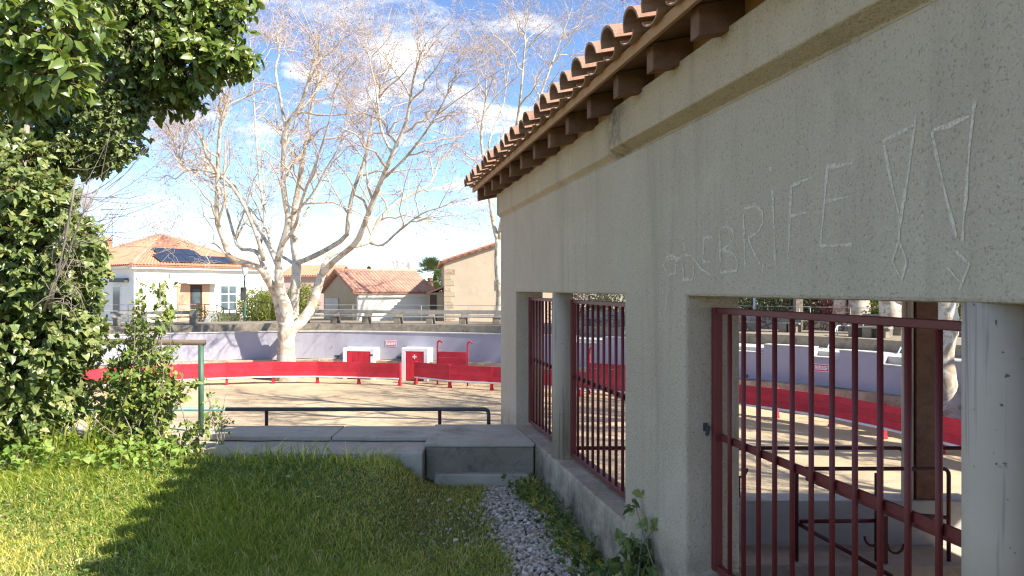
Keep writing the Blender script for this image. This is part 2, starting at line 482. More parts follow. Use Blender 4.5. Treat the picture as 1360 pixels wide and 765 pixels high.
# the long wall: a grid of cells with openings left out (one closed surface)
us = [-4.0, -0.1, 3.039, 3.81, 6.69, U_END]
zs = [-1.6, LEDGE, LINT, 2.325]
solid = lambda i, j: not (j == 1 and i in (1, 3)) and 0 <= i < len(us) - 1 and 0 <= j < len(zs) - 1
mb = MB()
def wf(*pts): mb.add([W(*p) for p in pts], [(0, 1, 2, 3)])
for i in range(len(us) - 1):
    for j in range(len(zs) - 1):
        if not solid(i, j): continue
        u0, u1, z0, z1 = us[i], us[i + 1], zs[j], zs[j + 1]
        wf((u0, V0, z0), (u1, V0, z0), (u1, V0, z1), (u0, V0, z1))
        wf((u0, V1, z0), (u1, V1, z0), (u1, V1, z1), (u0, V1, z1))
        if not solid(i - 1, j): wf((u0, V0, z0), (u0, V1, z0), (u0, V1, z1), (u0, V0, z1))
        if not solid(i + 1, j): wf((u1, V0, z0), (u1, V1, z0), (u1, V1, z1), (u1, V0, z1))
        if not solid(i, j - 1): wf((u0, V0, z0), (u1, V0, z0), (u1, V1, z0), (u0, V1, z0))
        if not solid(i, j + 1): wf((u0, V0, z1), (u1, V0, z1), (u1, V1, z1), (u0, V1, z1))
# weld
def weld(mb):
    key, vs, mp = {}, [], []
    for p in mb.v:
        k = (round(p.x, 4), round(p.y, 4), round(p.z, 4))
        if k not in key: key[k] = len(vs); vs.append(p)
        mp.append(key[k])
    mb.v = vs; mb.f = [tuple(mp[i] for i in f) for f in mb.f]
weld(mb)
wall = mb.build('wall', MAT['roughcast'], bld, bevel=0.012, seg=2)
# eaves band, in two lengths (the nearer one stands further proud)
def band(u0, u1, dv, zb):
    m = MB(); poly = [(V0 - dv, zb + 0.03), (V0 - dv, 2.565), (V1, 2.565), (V1, 2.3265), (V0 + 0.002, 2.3265), (V0 + 0.002, zb)]
    n = len(poly)
    vs = [W(u0, v, z) for v, z in poly] + [W(u1, v, z) for v, z in poly]
    m.add(vs, [tuple(range(n))[::-1], tuple(range(n, 2 * n))] + [(i, (i + 1) % n, n + (i + 1) % n, n + i) for i in range(n)])
    return m
band(3.86, U_END + 0.035, 0.035, 2.3275).build('eaves_band', MAT['band'], bld, bevel=0.006)
band(-4.0, 3.857, 0.075, 2.3275).build('eaves_band', MAT['band'], bld, bevel=0.006)

# round columns in the openings
t = NT('smooth column concrete')
c = t.mix(t.ramp(t.noise(2.5, 7, 0.6), 0.3, 0, 0.7, 1), (0.44, 0.345, 0.26), (0.54, 0.435, 0.335))
u_, z_ = udot(t)
mp = t.n.new('ShaderNodeMapping'); mp.inputs['Scale'].default_value = (26, 26, 0.9)
t.l.new(t.tc.outputs['Object'], mp.inputs[0])
c = t.mix(t.ramp(t.noise(1.0, 5, 0.6, mp.outputs[0], 0.6), 0.56, 0, 0.66, 0.6), c, (0.14, 0.12, 0.10))
c = t.mix(t.ramp(t.noise(46, 2, 0.5), 0.265, 0.8, 0.295, 0.0), c, (0.07, 0.065, 0.055))
t.color(c); t.rough(0.85, 0.2); t.bump(t.noise(40, 4, 0.5), 0.25, 0.006)
MAT['column'] = t.m
for uu in (5.358, 1.492):
    m = MB(); m.tube([W(uu, 1.452, LEDGE - 0.002), W(uu, 1.452, LINT + 0.002)], 0.076, 28)
    m.build("column", MAT["column"], bld, smooth=True)

# barred gates: frame, mid rail and separate bars
def gate(u0, u1, label):
    g = bpy.data.objects.new('gate', None); col.objects.link(g); g.parent = bld; g['label'] = label
    g.location = W((u0 + u1) / 2, 1.5, 0.40) - origin_of(bld)
    zb, zt, v = 0.405, 1.536, 1.50
    f = MB()
    f.wb(u0, u0 + 0.036, v - 0.018, v + 0.018, zb, zt)
    f.wb(u1 - 0.036, u1, v - 0.018, v + 0.018, zb, zt)
    f.wb(u0 + 0.036, u1 - 0.036, v - 0.012, v + 0.012, zt - 0.026, zt)
    f.wb(u0 + 0.036, u1 - 0.036, v - 0.014, v + 0.014, zb, zb + 0.030)
    f.build('frame', MAT['red_steel'], g, bevel=0.003)
    r = MB(); r.wb(u0 + 0.036, u1 - 0.036, v + 0.010, v + 0.020, 0.965, 0.995)
    r.build('mid_rail', MAT['red_steel'], g)
    n = max(2, round((u1 - u0) / 0.1165))
    bar = MB(); off = W(0, v, zb + 0.030)
    bar.tube([off, off + Vector((0, 0, zt - zb - 0.056))], 0.0098, 8)
    proto = None
    for k in range(1, n):
        uu = u0 + 0.018 + (u1 - u0 - 0.036) * k / n
        if proto is None:
            bar2 = MB(); bar2.v = [p - off for p in bar.v]; bar2.f = bar.f
            me = bpy.data.meshes.new('bar'); me.from_pydata([tuple(p) for p in bar2.v], [], bar2.f)
            me.polygons.foreach_set('use_smooth', [len(p.vertices) == 4 for p in me.polygons]); me.materials.append(MAT['red_steel']); proto = me
        link_mesh('bar', proto, g, W(uu, v, zb + 0.030) - origin_of(g))
    return g
gate(5.46, 6.655, 'dark red barred gate beside the far pier')
gate(3.83, 5.26, 'dark red barred gate right of the slim round column')
gB = gate(1.60, 3.022, 'dark red barred gate in the nearest opening')
gate(-0.07, 1.385, 'dark red barred gate at the near end')
r = MB(); r.wb(1.645, 2.38, 1.522, 1.534, 0.948, 0.962); r.build('brace_rail', MAT['red_steel'], gB)
lk = MB(); c0 = W(3.035, 1.475, 1.02)
lk.wb(3.030, 3.042, 1.452, 1.472, 1.0, 1.035); lk.tube([c0, c0 + W(-0.03, -0.02, -0.03)], 0.008, 6)
lk.build('latch', MAT['steel_dark'], gB)

# ---- roof
SLOPE = 0.22
def roof_z(v): return 2.52 + SLOPE * (v - 1.18)          # underside of the rafters
VR, VE2 = 4.2, 8.65  # far eave drawn out of view to keep the sun off the landing
roof = bpy.data.objects.new('roof', None); col.objects.link(roof); roof.parent = bld
roof.location = W(4, 1.5, 2.6) - origin_of(bld)
U_R0, U_R1 = -4.2, 7.74
def skew_box(u0, u1, va, vb, h0, h1, mirror=False):
    def zf(v): return roof_z(v) if not mirror else roof_z(2 * VR - v)
    vs = [W(u, v, zf(v) + h) for u in (u0, u1) for v in (va, vb) for h in (h0, h1)]
    return vs, [(0, 1, 3, 2), (4, 6, 7, 5), (0, 4, 5, 1), (2, 3, 7, 6), (0, 2, 6, 4), (1, 5, 7, 3)]
k = 0
u = U_R1 - 0.075
while u > -0.4:                                             # rafters, 0.43 m apart
    m = MB(); m.add(*skew_box(u, u + 0.07, 1.18, VR - 0.05, 0.0, 0.115)); m.build('rafter', MAT['wood_old'], roof, bevel=0.004)
    u -= 0.43
m = MB(); m.add(*skew_box(U_R0, U_R1, 1.155, VR, 0.1165, 0.14)); m.add(*skew_box(U_R0, U_R1, VR + 0.001, VE2, 0.1165, 0.14, True))
m.build('decking', MAT['wood_old'], roof)
m = MB(); m.add(*skew_box(-4.2, U_R1, 1.128, 1.153, 0.098, 0.147)); m.build('eaves_batten', MAT['wood_new'], roof, bevel=0.003)
# wood infill between rafters on top of the band
m = MB(); m.wb(-4.0, U_END, 1.36, 1.39, 2.5665, 2.672); m.build('infill_board', MAT['wood_new'], roof)
# canal tiles: shared meshes, first row as single pieces
t = NT('clay roof tile')
c = t.mix(t.ramp(t.noise(7, 6, 0.7), 0.3, 0, 0.7, 1), (0.27, 0.135, 0.09), (0.43, 0.265, 0.185))
c = t.mix(t.math('MULTIPLY', t.objrand(), 0.45), c, (0.50, 0.34, 0.25))
c = t.mix(t.ramp(t.noise(16, 6, 0.7), 0.54, 0, 0.66, 0.7), c, (0.36, 0.30, 0.20))
t.color(c); t.rough(0.9, 0.15); t.bump(t.noise(50, 4, 0.6), 0.5, 0.006)
MAT['tile'] = t.m
def tile_shape(r0, r1, length, up, n=7, th=0.013, off=(0, 0, 0)):
    """half-round clay tile along +y (eave at y=0), arch up or trough down"""
    vs, fs = [], []
    s = 1 if up else -1
    for y, r in ((0, r0), (length, r1)):
        for rr in (r, r - th):
            for k in range(n + 1):
                a = math.pi * k / n
                vs.append((math.cos(a) * rr + off[0], y + off[1], s * math.sin(a) * rr * (0.84 if up else 0.42) + off[2]))
    q = n + 1
    for k in range(n):
        fs.append((k, k + 1, 2 * q + k + 1, 2 * q + k))              # outer
        fs.append((q + k, 3 * q + k, 3 * q + k + 1, q + k + 1))      # inner
        fs.append((k, q + k, q + k + 1, k + 1))                      # front rim
        fs.append((2 * q + k, 2 * q + k + 1, 3 * q + k + 1, 3 * q + k))
    for k in (0, n):
        fs.append((k, 2 * q + k, 3 * q + k, q + k))
    return vs, fs
def tile_mesh(name, *a, **kw):
    vs, fs = tile_shape(*a, **kw)
    me = bpy.data.meshes.new(name); me.from_pydata(vs, [], fs)
    bm = bmesh.new(); bm.from_mesh(me); bmesh.ops.recalc_face_normals(bm, faces=bm.faces); bm.to_mesh(me); bm.free()
    me.materials.append(MAT['tile']); return me
cover_me = tile_mesh('roof_tile', 0.088, 0.076, 0.42, True)
pan_me = tile_mesh('pan_tile', 0.082, 0.094, 0.42, False)
pitch = math.atan(SLOPE)
rot = Matrix((( -SA * -1, CA, 0), (-CA, SA, 0), (0, 0, 1))).to_4x4()   # tile x -> -u, tile y -> v
rot = Matrix(((SA, CA, 0), (-CA, SA, 0), (0, 0, 1))).to_4x4()
tilt = Matrix.Rotation(pitch, 4, 'X')
TP = 0.231
n_t = int((U_R1 - 0.0) / TP) + 1
RR = random.Random(11)
upper_v, upper_f = [], []
def stuff_tile(M, shape):
    b = len(upper_v)
    upper_v.extend(M @ Vector(p) for p in shape[0]); upper_f.extend(tuple(b + i for i in f) for f in shape[1])
cov_s = tile_shape(0.088, 0.076, 0.42, True, 5); pan_s = tile_shape(0.082, 0.094, 0.42, False, 5)
for k in range(n_t + 18):
    uu = U_R1 - 0.02 - TP * k
    for row in range(9):
        v = 1.045 + row * 0.36
        zbase = roof_z(v) + 0.14
        jit = Matrix.Rotation(RR.uniform(-0.035, 0.035), 4, 'Z') @ Matrix.Rotation(RR.uniform(-0.03, 0.03), 4, 'Y')
        Mc = Matrix.Translation(W(uu, v + RR.uniform(-0.016, 0.016), zbase + 0.045 + RR.uniform(-0.004, 0.006))) @ rot @ tilt @ jit
        Mp = Matrix.Translation(W(uu - TP / 2, v + 0.040 + RR.uniform(-0.01, 0.01), zbase + 0.043)) @ rot @ tilt
        if row == 0 and k < n_t:
            o = link_mesh('roof_tile', cover_me, roof); o.matrix_basis = Matrix.Translation(-origin_of(roof)) @ Mc
            o = link_mesh('pan_tile', pan_me, roof); o.matrix_basis = Matrix.Translation(-origin_of(roof)) @ Mp
        else:
            stuff_tile(Mc, cov_s); stuff_tile(Mp, pan_s)
m = MB(); m.v = upper_v; m.f = upper_f
tag(m.build('upper_tiles', MAT['tile'], roof), kind='stuff')

# ---- arena end and inside: columns, beams, parapet, floor
ib = MB()
ib.bx(0.05, 7.2, 7.38, 7.66, -2.4, -0.465)
ib.build('parapet', MAT['concrete_pale'], bld, bevel=0.01)
fl = MB(); fl.bx(0.55, 7.2, 6.84, 7.376, -2.0, -0.90); fl.build('landing', MAT['concrete'], bld, bevel=0.008)
inner = lambda y, v=1.64: (v - SA * y) / CA
fl = MB(); fl.prism([(inner(-4), -4), (7.2, -4), (7.2, 6.836), (inner(6.836), 6.836)], -2.0, -1.42); fl.build('floor', MAT['concrete_dark'], bld)
bm_ = MB(); bm_.bx(0.22, 7.3, 7.36, 7.66, 1.62, 1.92)
bm_.build('arena_beam', MAT['wood_old'], bld)
gb = MB()                                                   # gable boards over the beam (open end triangle)
gx0, gx1 = 0.22, 7.3
def vz(x, y=7.5):
    v = CA * x + SA * y
    return roof_z(v if v < VR else 2 * VR - v) + 0.112
pts = [gx0 + (gx1 - gx0) * i / 10 for i in range(11)]
top = [(x, vz(x)) for x in pts]
vs = [(x, yy, z) for yy in (7.42, 7.58) for (x, z) in [(p, 1.9205) for p in pts] + top]
n = 22
fs = []
for i in range(10):
    fs += [(i, i + 1, 12 + i, 11 + i), (n + i, n + 11 + i, n + 12 + i, n + i + 1), (i, n + i, n + i + 1, i + 1), (11 + i, 12 + i, n + 12 + i, n + 11 + i)]
fs += [(0, 11, n + 11, n), (10, n + 10, n + 21, 21)]
gb.add(vs, fs); gb.build('gable_wall', MAT['roughcast'], bld)
m = MB(); m.tube([(3.92, 7.46, -0.462), (3.92, 7.46, 1.617)], 0.055, 16); m.build('column', MAT['column'], bld)
m = MB(); m.bx(3.975, 4.19, 7.40, 7.62, -0.463, 1.618); m.build('post', MAT['wood_old'], bld, bevel=0.006)
m = MB(); m.bx(1.95, 2.19, 7.40, 7.62, -0.463, 1.618); m.build('post', MAT['wood_old'], bld, bevel=0.006)
m = MB(); m.bx(6.9, 7.18, 7.40, 7.62, -0.463, 1.618); m.build('post', MAT['wood_old'], bld, bevel=0.006)
for yy in (4.2, 1.2, -1.8):
    m = MB(); m.bx(6.98, 7.17, yy - 0.1, yy + 0.1, 0.252, vz(7.0, yy) - 0.03); m.build('post', MAT['concrete_pale'], bld)
m = MB(); m.bx(2.6, 6.948, -4.0, -3.8, -1.42, 2.45); m.build('sun_block_wall', MAT['roughcast'], bld)  # unseen wall added to keep the sun out of the near end
m = MB(); m.prism([(6.95, -4), (7.2, -4), (7.2, 7.37), (6.95, 7.37)], -1.42, 0.25); m.build('unseen_side_wall', MAT['roughcast'], bld)  # unseen low wall added, height set by the light it lets inside

# scratched writing on the wall: pale grooves, a thin film on the render
t = NT('scratched render')
c = t.mix(t.noise(60, 4, 0.6), (0.72, 0.59, 0.45), (0.86, 0.74, 0.60)); t.color(c); t.rough(0.95, 0.1)
tr = t.n.new('ShaderNodeBsdfTransparent'); mx = t.n.new('ShaderNodeMixShader')
t.l.new(t.ramp(t.noise(75, 4, 0.7), 0.33, 0.28, 0.56, 0.85), mx.inputs[0]); t.l.new(tr.outputs[0], mx.inputs[1]); t.l.new(t.b.outputs[0], mx.inputs[2])
t.l.new(mx.outputs[0], t.out.inputs['Surface'])
MAT['scratch'] = t.m
def S(*pts): return [(860 + x / 2.72, 130 + y / 2.72) for x, y in pts]
strokes = {
    'letter_a': [S((125, 495), (140, 555)), S((70, 575), (58, 605), (75, 640), (105, 630), (112, 590), (95, 568), (70, 575)), S((105, 560), (100, 650)), S((135, 565), (165, 570), (170, 610), (165, 655)), S((165, 575), (200, 620), (235, 642)), S((128, 565), (132, 655), (165, 655))],
    'letter_e': [S((205, 505), (202, 590)), S((205, 505), (240, 500)), S((203, 590), (228, 592))],
    'letter_b': [S((262, 475), (265, 630)), S((262, 475), (285, 462), (308, 475), (314, 500), (300, 528), (272, 547)), S((272, 547), (310, 560), (328, 590), (325, 622), (265, 630))],
    'letter_r': [S((346, 405), (355, 620)), S((352, 400), (390, 385), (416, 410), (418, 450), (400, 485), (365, 505)), S((365, 505), (388, 560), (410, 602)), S((420, 600), (416, 660))],
    'letter_i': [S((452, 330), (458, 460), (463, 600)), S((446, 245), (447, 268))],
    'letter_f': [S((520, 320), (515, 450), (509, 600)), S((520, 318), (562, 298), (605, 283)), S((520, 425), (585, 412))],
    'letter_tall_e': [S((652, 240), (640, 380), (625, 535)), S((652, 250), (745, 234)), S((640, 376), (730, 355)), S((625, 535), (740, 528))],
    'letter_v': [S((850, 155), (905, 128), (965, 95)), S((855, 160), (880, 290), (917, 450)), S((972, 65), (945, 270), (915, 450)), S((910, 515), (885, 590), (920, 655), (940, 590), (910, 515)), S((915, 450), (910, 515))],
    'letter_second_v': [S((1030, 115), (1090, 98), (1165, 65)), S((1030, 120), (1058, 260), (1085, 380), (1118, 500)), S((1186, 5), (1165, 180), (1140, 515)), S((1115, 550), (1165, 600), (1130, 690)), S((1085, 610), (1140, 670))],
    'scratches': [S((-250, 380), (-235, 440)), [(722, 300), (730, 325)], [(760, 292), (772, 300)], [(715, 270), (720, 300)], [(886, 345), (905, 342)], [(872, 400), (880, 425)], [(890, 380), (884, 412)]],
}
gr = bpy.data.objects.new('scratched_writing', None); col.objects.link(gr); gr.parent = bld; gr.location = W(2.5, V0, 1.7) - origin_of(bld)
gr['label'] = 'pale capital letters scratched into the roughcast'
for key, sl in strokes.items():
    m = MB()
    for q, line in enumerate(sl):
        uz = [wall_uz(px, py, V0) for px, py in line]
        # resample so the stroke wavers a little
        pts = []
        for (u0, z0), (u1, z1) in zip(uz, uz[1:]):
            L = math.hypot(u1 - u0, z1 - z0); k = max(1, int(L / 0.03))
            for i in range(k): pts.append((u0 + (u1 - u0) * i / k + RR.uniform(-.0012, .0012), z0 + (z1 - z0) * i / k + RR.uniform(-.0012, .0012)))
        pts.append(uz[-1])
        w = 0.0058 if key in ('letter_v', 'letter_second_v') else 0.0062
        vs = []
        for i, (a, b) in enumerate(pts):
            a0, b0 = pts[max(i - 1, 0)]; a1, b1 = pts[min(i + 1, len(pts) - 1)]
            d = math.hypot(a1 - a0, b1 - b0) or 1; nx, nz = -(b1 - b0) / d, (a1 - a0) / d
            ww = w * RR.uniform(0.45, 1.3) * (0.85 + 0.25 * math.sin(i * 0.9 + q))
            vs += [W(a + nx * ww, V0 - 0.0015 - 0.0002 * q, b + nz * ww), W(a - nx * ww, V0 - 0.0015 - 0.0002 * q, b - nz * ww)]
        m.add(vs, [(2 * i, 2 * i + 1, 2 * i + 3, 2 * i + 2) for i in range(len(pts) - 1)])
    tag(m.build(key, MAT['scratch'], gr), kind='stuff' if key == 'scratches' else None)

# ---- loose rails and hooks inside the building (things of their own)
def rail_thing(name, loc, label, cat, parts, mat='rail_steel', r=0.02):
    o = thing(name, loc, label, cat)
    for pn, paths in parts:
        for pth in (paths if isinstance(paths[0], list) else [paths]):
            m = MB(); m.tube(pth, r, 8); m.build(pn, MAT[mat], o, smooth=True)
    return o
def rounded(a, b, c, rad=0.06, n=4):
    a, b, c = Vector(a), Vector(b), Vector(c)
    p, q = b + (a - b).normalized() * rad, b + (c - b).normalized() * rad
    return [(p * (1 - t) ** 2 + b * 2 * t * (1 - t) + q * t * t) for t in [i / n for i in range(n + 1)]]
zr = P(0, 596, 7.45).z
xr0, xr1 = P(765, 0, 7.5).x, P(1203, 0, 7.45).x
rail_thing('parapet_rail', (2.4, 7.5, -0.46), 'maroon tube rail on the parapet left of the arena post', 'railing',
           [('rail', [Vector((0.12, 7.5, zr))] + rounded((0.12, 7.5, zr), (xr1, 7.5, zr), (xr1, 7.5, -0.463)) + [Vector((xr1, 7.5, -0.463))])])
rail_thing('parapet_rail', (5.5, 7.5, -0.46), 'maroon tube rail on the parapet right of the arena post', 'railing',
           [('rail', [Vector((4.2, 7.5, zr)), Vector((6.88, 7.5, zr))]), ('post', [Vector((5.4, 7.5, -0.463)), Vector((5.4, 7.5, zr - 0.015))])])
Y1 = 6.95
a, b, c_ = P(1058, 622, Y1), P(1260, 622, Y1), P(1260, 748, Y1)
hr = rail_thing('stair_handrail', (3.4, Y1, -0.9), 'maroon stair handrail with rounded corners on the landing', 'railing', [
    ('top_rail', [Vector((a.x, Y1, a.z - 0.9))] + rounded((a.x, Y1, -0.9), a, b) + rounded(a, b, c_) + [Vector((b.x, Y1, -0.897))]),
    ('mid_rail', [P(1062, 692, Y1), P(1168, 691, Y1)]),
    ('post', [P(1164, 628, Y1), Vector((P(1164, 0, Y1).x, Y1, -0.897))]),
    ('stair_rail', [P(1062, 696, Y1), Vector((P(1185, 765, 6.2).x, 6.2, P(1185, 765, 6.2).z))]),
    ('end_rail', [P(1202, 682, Y1), P(1258, 687, Y1)])], r=0.019)
# hooked latch post on the landing and a hook on the parapet
o = thing('hook_post', (P(1173, 0, 6.9).x, 6.9, -0.9), 'short thick maroon post with two curved hooks on the landing', 'post')
x = P(1173, 0, 6.9).x
m = MB(); m.bx(x - 0.03, x + 0.03, 6.87, 6.93, -0.897, P(0, 684, 6.9).z); m.build('post', MAT['rail_steel'], o, bevel=0.004)
for sx, zc_ in ((-1, P(0, 712, 6.88).z), (1, P(0, 722, 6.88).z)):
    m = MB(); pts = []
    for i in range(9):
        an = math.pi * i / 8
        pts.append((x + sx * (0.03 + 0.075 - 0.075 * math.cos(an)) , 6.88, zc_ - 0.085 * math.sin(an) * (1.0)))
    m.tube(pts, 0.012, 6); m.build('hook', MAT['rail_steel'], o, smooth=True)
hx, hy = P(986, 0, 7.4).x, 7.5
o = thing('fork_hook', (hx, hy, -0.465), 'small maroon fork hook standing on the parapet', 'hook')
m = MB(); m.tube([(hx, hy, -0.463), (hx, hy, P(0, 633, 7.5).z)], 0.012, 6); m.build('stem', MAT['rail_steel'], o)
m = MB(); zf_ = P(0, 633, 7.5).z
m.tube([(hx + 0.08 * math.cos(math.pi + math.pi * i / 8), hy, zf_ + 0.085 + 0.085 * math.sin(math.pi + math.pi * i / 8)) for i in range(9)], 0.011, 6); m.build('fork', MAT['rail_steel'], o, smooth=True)
# ================================================================== foliage helpers
LEAF = {
 'big': (np.array([(0, 0, 0), (.32, .25, .06), (.32, -.25, .06), (.72, .20, .03), (.72, -.20, .03), (1, 0, -.16), (.32, 0, 0), (.72, 0, -.04)], float),
         np.array([(0, 6, 1), (0, 2, 6), (1, 6, 7), (1, 7, 3), (6, 2, 4), (6, 4, 7), (3, 7, 5), (7, 4, 5)])),
 'ivy': (np.array([(0, 0, 0), (.12, .44, .05), (.55, .30, .05), (1, 0, -.10), (.55, -.30, .05), (.12, -.44, .05)], float),
         np.array([(0, 2, 1), (0, 3, 2), (0, 4, 3), (0, 5, 4)])),
 'small': (np.array([(0, 0, 0), (.45, .27, .07), (.45, -.27, .07), (1, 0, -.06)], float), np.array([(0, 3, 1), (0, 2, 3)])),
}
def nrm(a): return a / np.maximum(np.linalg.norm(a, axis=-1, keepdims=True), 1e-9)
def leaf_tris(Pn, D, N, L, kind):
    tv, tf = LEAF[kind]
    D = nrm(D); B = nrm(np.cross(N, D)); N = np.cross(D, B)
    V = Pn[:, None, :] + L[:, None, None] * (tv[None, :, 0:1] * D[:, None] + tv[None, :, 1:2] * B[:, None] + tv[None, :, 2:3] * N[:, None])
    k = len(tv)
    T = tf[None] + (np.arange(len(Pn)) * k)[:, None, None]
    return V.reshape(-1, 3), T.reshape(-1, 3), k
def leaf_material(name, cols, rough=0.4, spec=0.4, trans=0.3):
    t = NT(name)
    r = t.math('FRACT', t.math('ADD', t.attr('rnd'), t.math('MULTIPLY', t.objrand(), 0.97)))
    ramp = t.n.new('ShaderNodeValToRGB'); e = ramp.color_ramp.elements
    e[0].position, e[0].color = 0.0, (*cols[0], 1); e[1].position, e[1].color = 1.0, (*cols[-1], 1)
    for i, c in enumerate(cols[1:-1]):
        x = e.new((i + 1) / (len(cols) - 1)); x.color = (*c, 1)
    t.l.new(r, ramp.inputs[0])
    t.color(ramp.outputs[0]); t.rough(rough, spec)
    tr = t.n.new('ShaderNodeBsdfTranslucent')
    t.l.new(t.mix(1.0, ramp.outputs[0], (1.5, 1.5, 0.7), 'MULTIPLY'), tr.inputs[0])
    mx = t.n.new('ShaderNodeMixShader'); mx.inputs[0].default_value = trans
    t.l.new(t.b.outputs[0], mx.inputs[1]); t.l.new(tr.outputs[0], mx.inputs[2]); t.l.new(mx.outputs[0], t.out.inputs['Surface'])
    return t.m
def shell_points(ells, n, seed, inner=0.55, yfloor=None):
    """random points in the outer shell of a set of ellipsoids [(c, r)], with outward directions"""
    g = np.random.default_rng(seed)
    vol = np.array([r[0] * r[1] + r[1] * r[2] + r[0] * r[2] for c, r in ells]); vol = vol / vol.sum()
    idx = g.choice(len(ells), n, p=vol)
    d = nrm(g.normal(size=(n, 3)))
    rad = g.uniform(inner, 1.05, n) ** 0.7
    C = np.array([c for c, r in ells])[idx]; R = np.array([r for c, r in ells])[idx]
    return C + d * R * rad[:, None], d, g
def bush_cloud(ells, n, size, kind, seed, inner=0.55, droop=0.3):
    Pn, d, g = shell_points(ells, n, seed, inner)
    D = nrm(d + g.normal(size=(n, 3)) * 0.8 + np.array([0, 0, -droop]))
    N = nrm(d * 0.6 + np.array([0, 0, 0.7]) + g.normal(size=(n, 3)) * 0.5)
    L = size * g.uniform(0.45, 1.35, n)
    V, T, k = leaf_tris(Pn, D, N, L, kind)
    return V, T, np.repeat(g.uniform(0, 1, n), k)

MAT['hedge'] = leaf_material('hedge leaves', [(0.05, 0.08, 0.02), (0.09, 0.13, 0.035), (0.14, 0.18, 0.05)], 0.55, 0.25, 0.25)
MAT['hedge_olive'] = leaf_material('olive leaves', [(0.12, 0.13, 0.06), (0.18, 0.19, 0.095), (0.25, 0.25, 0.14)], 0.6, 0.2, 0.2)
MAT['hedge_yellow'] = leaf_material('yellow green leaves', [(0.17, 0.20, 0.035), (0.25, 0.28, 0.05), (0.34, 0.36, 0.08)], 0.5, 0.25, 0.3)
MAT['pink_leaf'] = leaf_material('pink blossom', [(0.30, 0.06, 0.10), (0.38, 0.10, 0.14), (0.28, 0.12, 0.10)], 0.6, 0.2, 0.3)
MAT['twiggy'] = leaf_material('dry brush', [(0.16, 0.12, 0.09), (0.22, 0.17, 0.13), (0.18, 0.16, 0.10)], 0.8, 0.1, 0.1)

# ================================================================== the arena
BT, BB = -1.32, -1.89
red_groove = MAT['red_paint']
def barrier(name, idx, label, push=0.0):
    """boards between posts along the plan line"""
    pts = [BASE[i].copy() for i in idx]
    if push:
        nn = (pts[1] - pts[0]).normalized(); pts[0] += Vector((-nn.y, nn.x)) * push
    mid = pts[len(pts) // 2]
    o = thing(name, (mid.x, mid.y, SAND_Z), label, 'barrier')
    for k, (a, b) in enumerate(zip(pts, pts[1:])):
        d = (b - a); L = d.length; d.normalize(); nrm2 = Vector((d.y, -d.x))          # inward
        d3, n3 = Vector((d.x, d.y, 0)), Vector((nrm2.x, nrm2.y, 0))
        a3 = Vector((a.x, a.y, 0))
        hb = (BT - BB) / 3
        for r in range(3):
            m = MB(); m.box(a3 + d3 * 0.012 + n3 * random.uniform(0, 0.004) + Vector((0, 0, BB + r * hb + 0.0015)), d3 * (L - 0.024), n3 * 0.035, (0, 0, hb - 0.003))
            m.build('board', MAT['red_paint'], o)
        m = MB(); m.box(a3 + d3 * 0.015 + n3 * -0.01 + Vector((0, 0, BB - 0.055)), d3 * (L - 0.03), n3 * 0.085, (0, 0, 0.05)); m.build('foot_rail', MAT['white_paint'], o)
    for k, a in enumerate(pts):
        b = pts[min(k + 1, len(pts) - 1)]; c = pts[max(k - 1, 0)]
        d = (b - c).normalized(); d3, n3 = Vector((d.x, d.y, 0)), Vector((d.y, -d.x, 0)); a3 = Vector((a.x, a.y, 0))
        m = MB(); m.box(a3 - d3 * 0.045 - n3 * 0.08 + Vector((0, 0, SAND_Z - 0.02)), d3 * 0.09, n3 * 0.122, (0, 0, BT - SAND_Z + 0.03))
        m.box(a3 - d3 * 0.06 - n3 * 0.09 + Vector((0, 0, SAND_Z - 0.02)), d3 * 0.12, n3 * 0.14, (0, 0, 0.10))
        m.build('post', MAT['red_paint'], o, bevel=0.008, seg=1)
    return o
iL0 = min(range(len(BASE)), key=lambda i: abs(BASE[i].x + 20.2) + abs(BASE[i].y - 18.5) if BASE[i].x < -10 else 99)
i530, i541 = hit(BASE, 530), hit(BASE, 541)
barrier('arena_barrier', list(range(i530, iL0, -5))[::-1], 'long red board barrier with white foot rail left of the entry gap')
iR1 = len(BASE) - 14
barrier('arena_barrier', list(range(i541, iR1, 5)), 'red board barrier curving right from the entry gap behind the barred gates', push=0.7)

# lavender arena wall on a rough stone footing
wl_a, wl_b, ft_a = offset(2.15), offset(2.46), offset(1.72)
awall = thing('arena_wall', (wl_a[len(wl_a) // 2].x, wl_a[len(wl_a) // 2].y, SAND_Z), 'curved lavender rendered wall round the far side of the arena', 'wall')
t = NT('lavender render')
c = t.mix(t.ramp(t.noise(0.5, 7, 0.6), 0.3, 0, 0.7, 1), (0.335, 0.325, 0.37), (0.41, 0.40, 0.44))
c = t.mix(t.ramp(t.noise(1.6, 8, 0.7), 0.56, 0, 0.75, 0.35), c, (0.46, 0.45, 0.48))
t.color(c); t.rough(0.9, 0.15); t.bump(t.noise(12, 6, 0.6), 0.25, 0.01); MAT['lavender'] = t.m
t = NT('stone footing')
c = t.mix(t.ramp(t.noise(1.2, 6, 0.6), 0.35, 0, 0.65, 1), (0.36, 0.24, 0.16), (0.50, 0.42, 0.31))
c = t.mix(t.ramp(t.noise(4, 8, 0.75), 0.5, 0, 0.7, 0.7), c, (0.20, 0.15, 0.11))
t.color(c); t.rough(0.95, 0.1); t.bump(t.noise(7, 8, 0.7), 0.9, 0.06); MAT['stone'] = t.m
cuts = [(0, hit(wl_a, 700), -0.26)]
prev = cuts[0][1]
for px, z in ((764, -0.25), (800, -0.50), (905, -0.25), (1008, -0.52), (1076, -0.25), (1113, -0.54), (1173, -0.28), (1225, -0.60), (1262, -0.30)):
    i = max(hit(wl_a, px), prev + 1); cuts.append((prev, i, z)); prev = i
